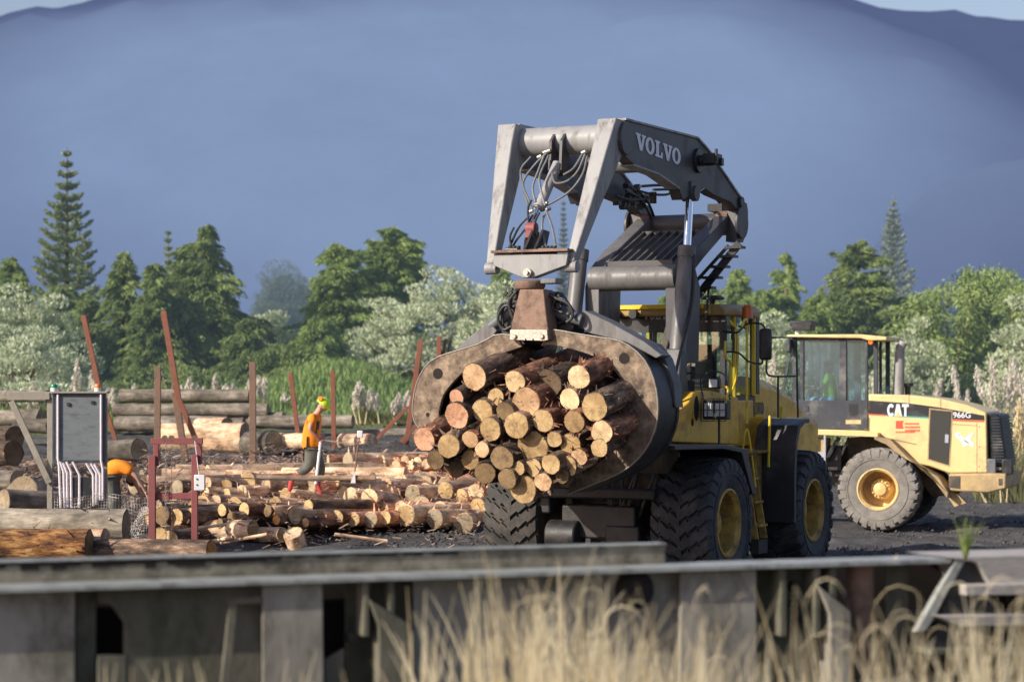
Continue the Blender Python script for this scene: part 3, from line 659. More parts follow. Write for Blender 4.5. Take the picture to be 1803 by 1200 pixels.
def tong(outer, inner, side, hole, hole2):
    g_ = empty('tong', (0,0,0), 0, gp); n = 30
    o3 = resample([up_(*cr2(p), UF) for p in outer], n); i3 = resample([up_(*cr2(p), UF) for p in inner], n)
    # the rear plate is slightly smaller and lies behind, the back skin joins the two
    for nm, u0, u1, mt in (('front_plate', UF-.07, UF, 'grapple'), ('rear_plate', UR, UR+.07, 'dark_steel')):
        vs = []; 
        for u in (u1, u0):
            vs += [(u, p.y, p.z) for p in o3]+[(u, p.y, p.z) for p in i3]
        fs = []
        for k in range(n-1):
            fs += [(k,k+1,n+k+1,n+k),(2*n+k+1,2*n+k,3*n+k,3*n+k+1),(k+1,k,2*n+k,2*n+k+1),(n+k,n+k+1,3*n+k+1,3*n+k)]
        fs += [(0,n,3*n,2*n),(n-1,3*n-1,4*n-1,2*n-1)]
        if side < 0: fs = [tuple(reversed(f)) for f in fs]
        q = MB().add(vs, fs); q.build(nm, mt, g_, .008)
        if nm == 'front_plate':       # polished outer rim
            e_ = MB(); e_.tube([(u1+.002, p.y, p.z) for p in o3], .009, 6); e_.build('worn_edge', 'grapple_pale', g_)
    vs = []; fs = []; k0 = 2
    for k in range(k0, n):
        a = o3[k]; c = i3[k]; q = a.lerp(c, .28); r_ = a.lerp(c, .06)
        vs += [(UF-.06, r_.y, r_.z), (UR+.03, r_.y, r_.z), (UR+.03, q.y, q.z), (UF-.06, q.y, q.z)]
    for k in range(n-k0-1):
        for j in range(4): fs.append((4*k+j, 4*k+4+j, 4*k+4+(j+1)%4, 4*k+(j+1)%4))
    MB().add(vs, fs).build('back_skin', 'dark_steel', g_)
    D = MB(); c = up_(*cr2(hole), UF); D.cyl((UF-.01,c.y,c.z),(UF+.004,c.y,c.z),.078,n=28)
    c = up_(*cr2(hole2), UF); D.cyl((UF-.01,c.y,c.z),(UF+.004,c.y,c.z),.03,n=18); D.each('painted_pin_hole','girder_black',g_)  # black discs on the plate paint the dark of the holes
tong(RO, RI, 1, (1140,430), (1228,622)); tong(LO, LI, -1, (203,507), (152,713))
# tong cylinders with their grey guards
def guard(pxs, u0, u1, mt='boom_mid'):
    D = MB(); fplate(D, pxs, u0, u1); return D.build('cylinder_guard', mt, gp, .012)
guard([cr2(p) for p in [(455,245),(500,290),(470,335),(300,390),(285,388)]], 2.66, 3.0)
guard([cr2(p) for p in [(885,215),(940,190),(1060,245),(1240,345),(1330,415),(1300,430),(1150,350),(950,300)]], 2.55, 2.9)
guard([cr2(p) for p in [(1100,330),(1190,322),(1290,360),(1345,430),(1390,560),(1398,680),(1340,560),(1250,440)]], 2.3, 2.6, 'boom_dark')
for s, (a1, b1) in ((-1, ((600,170),(470,270))), (1, ((770,190),(930,240)))):
    D = MB(); D.cyl(up_(*cr2(a1),2.95), up_(*cr2(b1),2.92), .085, n=18); D.build('tong_cylinder','hose',gp,.008)
hd = MB()
for i, h in enumerate([[(590,200),(540,150),(510,190),(515,260),(550,290)],[(600,210),(550,165),(525,200),(530,260)],[(590,170),(535,170),(505,230),(530,285),(575,270)],[(740,100),(800,130),(860,160),(880,220),(850,250)],[(760,150),(830,150),(865,190),(850,240),(800,220)],[(770,160),(820,130),(870,170),(885,230)],[(745,90),(790,130),(780,180),(830,200)],[(600,90),(560,150),(580,230)],[(760,240),(800,255),(850,240)]]):
    hd.tube(spline([up_(*cr2(p), 3.0+.05*(i%4)) for p in h]), .022, 8)
hd.each('hose','hose_dark',gp)
D = MB(); 
for k in range(46):
    q = up_(random.uniform(890,985), random.uniform(506,540), 2.9+random.random()*.2); D.box(q, (.05,.02+random.random()*.08,.03+random.random()*.06), Matrix.Rotation(random.random()*3,3,'X'))
D.build('fitting','dark_steel',gp)

# --- lower lift arms
ARM = [(1030,640),(1030,504),(1042,468),(1060,444),(1123,384),(1132,390),(1129,402),(1075,459),(1060,477),(1069,510),(1066,640)]
la = empty('lift_arm', (0,0,0), 0, LD)
pts = [vp(x,y,-.80) for x,y in ARM]
for s in (1,-1):
    D = MB(); off = .0 if s < 0 else -.0
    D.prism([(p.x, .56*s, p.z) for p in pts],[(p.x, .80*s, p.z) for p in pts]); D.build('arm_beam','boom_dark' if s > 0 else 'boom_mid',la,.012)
c = vp(1042,491,-.70); D = MB(); D.cyl((c.x-.06,-.72,c.z),(c.x-.06,.72,c.z),.195,n=36); D.build('cross_tube','boom_mid',la)
# guard bars between the arms and stepped guard outside
D = MB(); tA = (c.x-.30, c.z+.24); tB = (-2.25, pv.z-.18)
for k in range(8):
    v_ = -.5+k*1.0/7; D.bar((tA[0],v_,tA[1]),(tB[0],v_,tB[1]),.035,.10)
D.bar((tA[0],-.55,tA[1]),(tA[0],.55,tA[1]),.05,.09); D.bar((tA[0]-.1,-.55,tA[1]-.1),(tA[0]-.1,.55,tA[1]-.1),.30,.02)
D.bar((tB[0],-.55,tB[1]),(tB[0],.55,tB[1]),.05,.09); D.build('guard_bars','boom_dark',la)
D = MB()
st = [((1280,436),(1309,436)),((1266,452),(1296,452)),((1252,470),(1282,470)),((1238,489),(1269,489)),((1212,507),(1257,507))]
for (x0,y0),(x1,y1) in st:
    a = up_(x0,y0,-1.9); b2 = up_(x1,y1,-1.9); D.box(((a.x+b2.x)/2,(a.y+b2.y)/2,a.z),(.22,abs(a.y-b2.y),.04))
a = up_(1302,428,-1.9); b2 = up_(1229,520,-1.9); D.bar(a,b2,.05,.12); D.bar(b2, up_(1222,645,-1.75),.06,.06)
a = up_(1283,432,-1.9); b2 = up_(1212,510,-1.9); D.bar(a,b2,.03,.05); D.bar(b2, up_(1208,560,-1.85),.03,.03); D.bar(up_(1248,508,-1.9), up_(1243,560,-1.85),.03,.03)
D.bar(up_(1212,520,-1.85), up_(1211,600,-1.8),.03,.03)
D.build('stepped_guard','black_paint',la)
# valve hardware seen through the boom
D = MB(); a = vp(1150,350,.0)
D.tube(spline([vp(x,y,.2) for x,y in [(1128,328),(1160,326),(1196,328),(1206,338)]]),.022,8); D.tube(spline([vp(x,y,.1) for x,y in [(1118,334),(1150,342),(1176,342),(1180,334),(1150,334)]]),.02,8)
D.cyl(vp(1150,338,.1),vp(1150,358,.1),.055,n=16)
for h in [[(1110,330),(1130,342),(1143,360),(1153,385)],[(1102,336),(1128,350),(1140,370),(1146,384)],[(1085,345),(1110,352),(1135,350)],[(1255,345),(1268,360),(1266,385),(1270,400)],[(1262,345),(1275,362),(1278,388)]]:
    D.tube(spline([vp(x,y,.35 if x > 1200 else -.55) for x,y in h]),.022,8)
for k in range(14):
    q = vp(random.uniform(1085,1140), random.uniform(322,366), -.62); D.box(q,(.12,.1,.07),Matrix.Rotation(random.random(),3,'Y'))
D.build('hydraulic_line','dark_steel',boom)
D = MB()
for k in range(5): D.box(vp(1262+k*9, 366+k*3, .5),(.2,.25,.12)); 
D.each('pivot_bracket','dark_steel',boom)

# --- lift cylinders
for s in (1,-1):
    lc = empty('lift_cylinder', (0,0,0), 0, LD); v_ = .90*s
    top_ = Vector((-.72, v_, 5.98)); mid = Vector((-.60, v_, 5.17)); bot = Vector((.15, v_, 2.2)) if s > 0 else Vector((.15, v_, 2.2))
    D = MB(); D.cyl(top_, mid-(top_-mid)*.1, .062, n=24); D.build('rod','chrome',lc)
    D = MB(); D.cyl(mid, bot, .125, n=28); D.cyl(mid+Vector((0,0,.02)), mid+(bot-mid)*.05, .14, n=28); D.build('barrel','boom_mid',lc)
    D = MB(); D.cyl((-.73,v_-.12,6.02),(-.73,v_+.12,6.02),.12,n=24); D.box((-.73,v_,6.1),(.3,.16,.2)); D.build('rod_eye','boom_dark',lc,.01)
    D = MB(); a = bot.lerp(mid,.47); D.bar(bot.lerp(mid,.02)+Vector((.02,.0,0)), a, .27, .27); D.build('cylinder_sleeve','boom_dark',lc,.03)
    D = MB(); D.tube(spline([mid+Vector((.05,.13*s,-.1)), mid+Vector((.2,.15*s,-.9)), bot+Vector((.1,.15*s,1.0)), bot+Vector((-.2,.1*s,.4))]), .025, 8); D.each('steel_line','dark_steel',lc)

# --- front frame, axles, belly
D = MB()
D.prism([(u,-.62,z) for u,z in [(.6,1.0),(.55,2.1),(.1,2.75),(-.7,4.0),(-1.1,4.0),(-1.5,2.6),(-1.7,.75),(.2,.75)]],[(u,-.50,z) for u,z in [(.6,1.0),(.55,2.1),(.1,2.75),(-.7,4.0),(-1.1,4.0),(-1.5,2.6),(-1.7,.75),(.2,.75)]])
D.prism([(u,.50,z) for u,z in [(.6,1.0),(.55,2.1),(.1,2.75),(-.7,4.0),(-1.1,4.0),(-1.5,2.6),(-1.7,.75),(.2,.75)]],[(u,.62,z) for u,z in [(.6,1.0),(.55,2.1),(.1,2.75),(-.7,4.0),(-1.1,4.0),(-1.5,2.6),(-1.7,.75),(.2,.75)]])
D.box((-.7,0,1.4),(1.9,1.0,1.2)); D.box((-.9,0,2.6),(.5,1.0,1.4)); D.box((.55,0,1.65),(.25,1.9,.35)); D.box((.5,.85,2.0),(.5,.5,.5)); D.box((.5,-.85,2.0),(.5,.5,.5))
D.build('front_frame','muddy_steel',LD,.02)
for u in (0,-4.0):
    D = MB(); D.cyl((u,-1.15,1.0),(u,1.15,1.0),.24,n=28); D.lathe([(.001,-.42),(.28,-.35),(.44,-.1),(.44,.1),(.28,.35),(.001,.42)],(u,0,1.0),32,'y'); D.build('axle','muddy_steel',LD)
D = MB()
D.box((.62,.05,1.02),(.5,1.2,.5)); D.cyl((.85,-.75,.8),(.85,-.25,.8),.24,n=20); D.box((.75,.45,.75),(.3,.55,.45)); D.box((.7,-.9,1.3),(.3,.3,.35)); D.box((.9,0,1.45),(.14,2.0,.16))
D.build('belly_guard','dark_steel',LD,.03)
D = MB()
for k in range(7):
    y = random.uniform(-.9,.9); D.tube(spline([(.3,y,2.1),(.75,y+.1,1.7+random.random()*.4),(.7,y+random.uniform(-.3,.3),1.1)]),.028,8)
D.each('hose','hose_dark',LD)
# front fenders
for s in (1,-1):
    pf = [vp(x,y,1.85) for x,y in [(1185,784),(1275,782),(1312,790),(1330,870),(1322,870),(1303,797),(1272,790),(1185,792)]]
    D = MB(); D.prism([(p.x,.86*s,p.z) for p in pf],[(p.x,1.88*s,p.z) for p in pf]); D.build('front_fender','black_paint',LD,.01)
    D = MB()     # yellow pillar plate carrying the lamps
    pf = [vp(x,y,1.2) for x,y in [(1195,778),(1203,745),(1213,708),(1222,690),(1254,688),(1300,700),(1302,782)]]
    D.prism([(p.x,.95*s,p.z) for p in pf],[(p.x,1.2*s,p.z) for p in pf]); pil = D.build('lamp_pillar','volvo_yellow',LD,.02)
    D = MB(); c = vp(1226,718,1.2); 
    D.add([(c.x+.10*math.cos(q),1.204*s,c.z+.19*math.sin(q)) for q in [2*math.pi*k/20 for k in range(20)]],[tuple(range(20))])
    c = vp(1219,743,1.2); D.add([(c.x+.05*math.cos(q),1.204*s,c.z+.06*math.sin(q)) for q in [2*math.pi*k/16 for k in range(16)]],[tuple(range(16))])
    D.build('opening','girder_black',pil,smooth=False)  # flat black faces painting the dark of holes in a solid plate
# --- headlight cluster
for s in (1,-1):
    hl = empty('headlight',(0,0,0),0,LD)
    c = vp(1262,721,1.45); c.y = 1.45*s; u = c.x
    D = MB(); D.box((u,c.y,c.z),(.18,.40,.30)); D.box((u-.05,c.y-.05*s,c.z+.4),(.12,.18,.16)); D.build('lamp_body','black_paint',hl,.02)
    D = MB(); D.box((u+.095,c.y-.09,c.z),(.012,.15,.2)); D.box((u+.095,c.y+.09,c.z),(.012,.15,.2)); D.box((u+.02,c.y-.05*s,c.z+.4),(.012,.13,.12)); D.each('lens','lamp_glass',hl,.004)
    D = MB()
    for k in range(5):
        y = c.y-.2+.1*k; D.tube([(u+.14,y,c.z-.17),(u+.14,y,c.z+.17)],.007,6)
    for z in (-.17,0,.17): D.tube([(u+.14,c.y-.2,c.z+z),(u+.14,c.y+.2,c.z+z)],.007,6)
    D.tube(spline([(u,c.y-.2,c.z+.1),(u,c.y-.25,c.z+.5),(u,c.y+.1,c.z+.55),(u,c.y+.22,c.z+.15)]),.012,6)
    D.tube([(u-.1,c.y,c.z-.15),(u-.1,c.y,c.z-.55)],.02,8); D.build('lamp_guard','black_paint',hl)
    D = MB(); D.tube(spline([(u+.1,c.y+.18*s,c.z+.1),(u+.05,c.y+.2*s,c.z+.32),(u-.05,c.y+.05*s,c.z+.35)]),.018,8); D.build('yellow_rail','volvo_yellow_clean',hl)

# --- cab
cb = empty('cab',(0,0,0),0,LD); CF, CR_, CL = -2.12, -3.58, .92
zf, zt = 2.92, 4.20
D = MB()
def post(u,v_,w_=.09,d=.09,z0=zf,z1=zt,lean=0): D.hexa([(u-d/2,v_-w_/2,z0),(u+d/2,v_-w_/2,z0),(u+d/2,v_+w_/2,z0),(u-d/2,v_+w_/2,z0)],[(u-d/2-lean,v_-w_/2,z1),(u+d/2-lean,v_-w_/2,z1),(u+d/2-lean,v_+w_/2,z1),(u-d/2-lean,v_+w_/2,z1)])
for s in (1,-1):
    post(CF,CL*s,.10,.08); post(-2.62,CL*s,.06,.10); post(CR_,CL*s,.12,.16)
post(CF,-.25,.04,.04)
D.box((CF,0,zf-.02),(.10,1.8,.08)); D.build('pillar','black_paint',cb,.01)
D = MB()
for s in (1,-1): D.box((-2.62+.08,(CL+.03)*s,3.5),(.05,.05,1.35)); D.box((CR_+.06,(CL+.02)*s,3.55),(.14,.06,1.32)); D.box((CF-.25,(CL+.01)*s,3.95),(.1,.05,.03))
D.build('yellow_pillar','volvo_yellow_clean',cb,.008)
D = MB(); D.prism([(CF+.16,v_,z) for v_,z in [(-1.0,4.18),(1.0,4.18),(1.0,4.28),(.9,4.36),(-.9,4.36),(-1.0,4.28)]],[(CR_-.08,v_,z) for v_,z in [(-1.0,4.18),(1.0,4.18),(1.0,4.30),(.9,4.38),(-.9,4.38),(-1.0,4.30)]])
D.build('roof',surf('roof_brown',(.30,.20,.07),(.40,.27,.09),3,.5,0,.05,12,dirt=(.2,.14,.07),damt=.4),cb,.03)
D = MB(); D.box((CF+.18,-.2,4.33),(.03,1.7,.07)); D.build('roof_stripe','volvo_yellow_clean',cb,.005)
D = MB(); D.box((CF+.02,0,4.05),(.03,1.78,.26)); D.build('sun_band','black_paint',cb)
T = MB(); a = up_(1131,549,CF+.06); wdv = up_(1185,549,CF+.06)-a; kx = wdv.length/wd
letters(T,'VOLVO',lambda x,y,d:(CF+.038+d, a.y+x*kx, a.z-.04+(y-.5)*.17),1.0,.003); T.build('lettering','grey_mark',cb,smooth=False)
D = MB(); D.add([(CF+.01,-.88,zf),(CF+.01,.88,zf),(CF+.01,.88,3.95),(CF+.01,-.88,3.95)],[(0,1,2,3)]); D.build('windscreen','glass',cb)
for s in (1,-1):
    D = MB(); D.add([(CF-.04,CL*s,zf),(-2.57,CL*s,zf),(-2.57,CL*s,zt),(CF-.04,CL*s,zt)],[(0,1,2,3)]); D.add([(-2.67,CL*s,zf),(CR_+.08,CL*s,zf),(CR_+.08,CL*s,zt),(-2.67,CL*s,zt)],[(0,1,2,3)]); D.build('side_window','glass',cb)
D = MB(); D.add([(CR_,-.86,zf+.3),(CR_,.86,zf+.3),(CR_,.86,zt),(CR_,-.86,zt)],[(0,1,2,3)]); D.build('rear_window','glass',cb)
D = MB(); D.box((-3.25,0,3.1),(.5,.55,.14)); D.box((-3.48,0,3.42),(.14,.55,.65)); D.box((-2.45,0,3.0),(.3,.5,.3)); D.bar((-2.45,0,3.1),(-2.65,0,3.4),.06); D.build('seat','seat',cb,.03)
D = MB(); D.tube([(-2.68+.17*math.cos(q)*.4,.20*math.sin(q),3.42+.17*math.cos(q)) for q in [2*math.pi*k/24 for k in range(25)]],.016,8); D.build('steering_wheel','black_paint',cb)
D = MB(); D.box((-2.85,0,2.86),(1.5,1.84,.1)); D.build('cab_floor','black_paint',cb)
D = MB(); D.box((-2.78,0,2.45),(1.34,1.9,.75)); D.box((-2.2,.93,2.6),(.1,.05,.9)); D.build('cab_base','volvo_yellow',LD,.03)
# handrails
D = MB(); 
D.tube(spline([(-2.15,1.02,4.1),(-2.22,1.12,3.9),(-2.22,1.12,3.3),(-2.2,1.05,3.0)]),.018,8)
D.tube([(-2.2,-1.05,4.2),(-2.05,-1.12,4.15),(-2.05,-1.12,3.75),(-2.2,-1.05,3.7)],.02,8); D.tube([(-2.2,-1.2,4.2),(-2.2,-1.2,3.2)],.02,8)
D.tube([vp(1315,560,1.3),vp(1315,690,1.3),vp(1315,745,1.3)],.022,8); D.tube(spline([vp(1306,575,1.3),vp(1312,562,1.3),vp(1318,575,1.3)]),.02,8)
D.tube(spline([vp(x,y,1.15) for x,y in [(1277,600),(1277,628),(1286,640),(1286,690)]]),.022,8)
D.each('handrail','volvo_yellow_clean',cb)
# mirror
mi = empty('mirror',(0,0,0),0,cb); c = up_(1348,606,-2.1)
D = MB(); D.box(tuple(c),(.12,.20,.50)); D.build('mirror_housing','black_paint',mi,.045)
D = MB(); D.tube(spline([vp(1272,583,1.0),vp(1298,585,1.25),up_(1315,570,-2.1),up_(1340,570,-2.1),up_(1348,580,-2.1)],4),.016,8)
D.tube(spline([vp(1274,619,1.0),vp(1300,621,1.25),up_(1318,636,-2.1),up_(1340,640,-2.1),up_(1343,632,-2.1)],4),.016,8)
D.tube(spline([up_(1350,634,-2.1),up_(1350,655,-2.1),up_(1360,662,-2.2),up_(1400,662,-2.9)],4),.016,8); D.tube([up_(1350,594,-2.1),up_(1402,594,-2.9),up_(1405,735,-2.9)],.016,8); D.tube([up_(1370,662,-2.5),up_(1370,735,-2.5)],.018,8)
D.build('mirror_arm','black_paint',mi)
D = MB(); 
D.tube([vp(1292,572,1.02),vp(1292,620,1.02)],.015,8); D.tube([vp(1290,575,1.02),vp(1290,598,1.02)],.03,8); D.build('aerial_bracket','black_paint',cb)
# beacon
be = empty('beacon',(0,0,0),0,cb); c = vp(1316,562,1.15)
D = MB(); D.lathe([(.001,.24),(.05,.235),(.085,.20),(.09,.04),(.095,0)],tuple(c),24,'z'); D.build('beacon_lens',surf('amber_lens',(.55,.10,.01),(.65,.14,.015),8,.25,0,0),be)
D = MB(); D.lathe([(.095,.02),(.1,-.0),(.07,-.06),(.03,-.08),(.02,-.2)],tuple(c),20,'z'); D.tube([c-Vector((0,0,.15)),vp(1300,574,1.0)],.015,8); D.build('beacon_base','black_paint',be)
D = MB(); c = vp(1240,536,.3); D.lathe([(.001,.05),(.15,.04),(.20,.0),(.19,-.02),(.05,-.03),(.03,-.12)],(-2.6,.55,4.48),24,'z'); D.build('roof_dome','black_paint',cb)
D = MB(); 
for v_ in (-.85,-.55): D.cyl((CF+.12,v_,4.22),(CF+.24,v_,4.22),.075,n=16)
D.each('work_lamp','black_paint',cb)

# --- rear body
bd = empty('rear_body',(0,0,0),0,LD)
def loft(profile_list, name, mat, parent, bev=.03):
    D = MB(); n = len(profile_list[0]); vs = [p for pr in profile_list for p in pr]; fs = [tuple(range(n)), tuple(range(len(vs)-1,len(vs)-n-1,-1))]
    for i in range(len(profile_list)-1):
        for j in range(n): fs.append((i*n+j,(i+1)*n+j,(i+1)*n+(j+1)%n,i*n+(j+1)%n))
    D.add(vs, fs); return D.build(name, mat, parent, bev)
def sec(u, hw, z0, z1, r_=.15): return [(u,-hw,z0),(u,hw,z0),(u,hw,z1-r_),(u,hw-r_,z1),(u,-hw+r_,z1),(u,-hw,z1-r_)]
loft([sec(-3.62,.92,2.5,3.22),sec(-4.4,.94,2.5,3.16),sec(-5.4,.94,2.45,2.98),sec(-6.1,.90,2.3,2.78),sec(-6.35,.80,2.0,2.5)],'hood','volvo_yellow',bd)
loft([sec(-3.40,1.18,1.25,2.55,.05),sec(-4.2,1.18,1.6,2.55,.05),sec(-6.2,1.15,1.5,2.5,.1),sec(-6.6,1.0,1.2,2.1,.2)],'body_side','volvo_yellow',bd)
D = MB(); D.box((-4.2,0,1.15),(4.0,.9,.7)); D.box((-6.4,0,1.3),(.5,2.3,.9)); D.build('rear_frame','muddy_steel',bd,.03)
T = MB(); a = vp(1315,719,.94); e = vp(1345,719,.94); kx = abs(e.x-a.x)/wd
letters(T,'VOLVO',lambda x,y,d:(a.x-x*kx,.945+d,a.z+(y-.5)*.20),1.0,.003); T.build('lettering','black_mark',bd,smooth=False)
for s in (1,-1):
    D = MB()     # fender wraps the front of the rear wheel
    pr = [vp(x,y,1.85) for x,y in [(1385,925),(1386,850),(1390,775),(1398,745),(1415,732),(1440,734),(1440,742),(1418,742),(1409,760),(1404,800),(1402,925)]]
    prof_ = [(-2.85,.85),(-2.86,1.6),(-2.92,2.15),(-3.06,2.42),(-3.4,2.52),(-3.62,2.52),(-3.62,2.45),(-3.4,2.45),(-3.16,2.36),(-3.02,2.12),(-2.96,1.6),(-2.95,.85)]
    D.prism([(u,1.16*s,z) for u,z in prof_],[(u,1.86*s,z) for u,z in prof_]); D.build('rear_fender','black_paint',bd,.01)
    # ladder
    ld = empty('ladder',(0,0,0),0,bd)
    D = MB(); 
    for u in (-2.12,-2.52):
        D.hexa([(u-.02,1.16*s,2.05),(u+.02,1.16*s,2.05),(u+.02,1.28*s,2.05),(u-.02,1.28*s,2.05)],[(u-.02,1.40*s,.62),(u+.02,1.40*s,.62),(u+.02,1.52*s,.62),(u-.02,1.52*s,.62)])
    D.each('stringer','rim',ld,.008)
    D = MB()
    for k in range(4):
        z = 1.95-.37*k; D.box((-2.32,(1.22+.24*(2.05-z)/1.4)*s,z),(.38,.20,.04))
    D.each('tread','rim',ld)
    D = MB(); D.box((-2.32,1.46*s,.50),(.42,.12,.22)); D.build('ladder_foot','black_paint',ld)
    D = MB(); D.tube(spline([(-2.12,1.25*s,2.05),(-2.10,1.3*s,2.32),(-2.14,1.34*s,2.3),(-2.14,1.46*s,1.45)],4),.016,8)
    D.each('ladder_rail','volvo_yellow_clean',ld); D = MB(); D.tube(spline([(-2.92,1.40*s,2.55),(-2.80,1.46*s,2.5),(-2.80,1.44*s,1.75)],4),.022,8); D.build('fender_rail','volvo_yellow_clean',bd)
    D = MB(); D.box((-2.35,1.1*s,2.0),(1.1,.7,.05)); D.box((-2.66,1.12*s,1.5),(.34,.4,1.0)); D.build('step_box','volvo_grimy',bd,.02)
D = MB(); D.bar(vp(1376,715,1.3)+Vector((0,0,0)), vp(1370,790,1.3), .05,.03); D.build('handrail','volvo_yellow_clean',bd)
D = MB(); c = vp(1291,748,1.0); D.box((-2.4,.955,c.z),(.08,.02,.12)); D.box((-2.85,.955,c.z-.05),(.5,.012,.5)); D.build('door_panel','volvo_yellow',bd,.006)
D = MB(); D.box((-2.4,.97,c.z),(.07,.02,.10)); D.build('latch','black_paint',bd)

# ================================================================== logs
def quat_z(d): return Vector(d).normalized().to_track_quat('Z', 'Y')
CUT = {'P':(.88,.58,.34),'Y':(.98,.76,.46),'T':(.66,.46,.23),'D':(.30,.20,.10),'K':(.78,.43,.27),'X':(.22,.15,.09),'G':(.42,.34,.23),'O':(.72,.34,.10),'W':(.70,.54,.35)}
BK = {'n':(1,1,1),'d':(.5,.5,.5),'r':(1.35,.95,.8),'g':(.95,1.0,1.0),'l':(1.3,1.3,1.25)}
NLOG = 0
def log(name, end, axis, length, r, cut='T', bark='bark', bt='n', taper=.93, shards=0, label=None, group=None, marks=None, rough=.085, n=20):
    """end: centre of the cut face looking along +axis; the body runs back along -axis"""
    global NLOG; NLOG += 1
    seed = NLOG*3.7; B = MB(); q = quat_z(axis)
    nr = max(6, int(length/.35)); vs = []; bend = random.uniform(-.02,.02)*length
    def rad(k, z):
        a = 2*math.pi*k/n
        return 1+rough*1.6*mnoise.noise(Vector((math.cos(a)*.8+seed, math.sin(a)*.8, z*.5)))+rough*mnoise.noise(Vector((math.cos(a)*2.4, math.sin(a)*2.4+seed, z*3)))
    for i in range(nr+1):
        z = -length*i/nr; rr = r*(1-(1-taper)*i/nr)
        for k in range(n):
            a = 2*math.pi*k/n; s_ = rad(k, z)*rr; vs.append((s_*math.cos(a)+bend*math.sin(math.pi*i/nr), s_*math.sin(a), z))
    fs = [(i*n+k, (i+1)*n+k, (i+1)*n+(k+1)%n, i*n+(k+1)%n) for i in range(nr) for k in range(n)]
    fs += [tuple(range(n)), tuple(reversed(range(nr*n, nr*n+n)))]
    B.add(vs, fs)
    for _ in range(shards):     # torn strips of bark
        a = random.random()*6.28; z = -random.random()**2*length*.6; rr = r*1.0; t = random.uniform(.01,.03); l_ = random.uniform(.04,.15)
        p = Vector((rr*math.cos(a), rr*math.sin(a), z)); o_ = Vector((math.cos(a), math.sin(a), 0)); tg = Vector((-math.sin(a), math.cos(a), 0))
        dr = (o_*random.uniform(.2,.9)+Vector((0,0,random.uniform(-1,1)))+tg*random.uniform(-.6,.6)).normalized()
        B.add([p-tg*t, p+tg*t, p+dr*l_+tg*t*.3+o_*.01, p+dr*l_-tg*t*.3+o_*.01], [(0,1,2,3)])
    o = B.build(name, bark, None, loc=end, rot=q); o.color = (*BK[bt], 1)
    C_ = MB(); k_ = random.uniform(.85,.93)
    ring = [(v[0]*.955, v[1]*.955, .006) for v in vs[:n]]; mid_ = [(v[0]*.5, v[1]*.5, .006+random.uniform(-.004,.004)) for v in vs[:n]]
    C_.add(ring+mid_+[(0,0,.006)], [(k,(k+1)%n,n+(k+1)%n,n+k) for k in range(n)]+[(n+k,n+(k+1)%n,2*n) for k in range(n)])
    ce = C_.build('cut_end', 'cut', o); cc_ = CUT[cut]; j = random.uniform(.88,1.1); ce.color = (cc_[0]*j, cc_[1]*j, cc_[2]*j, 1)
    if marks:
        for txt, mx, my, sz, an in marks:
            fonttext('crayon_mark', txt, sz, 'blue_mark', ce, Matrix.Translation((mx*r, my*r, .011)) @ Matrix.Rotation(an, 4, 'Z'), -.003, .002)
    tag(o, label, 'log', group); return o

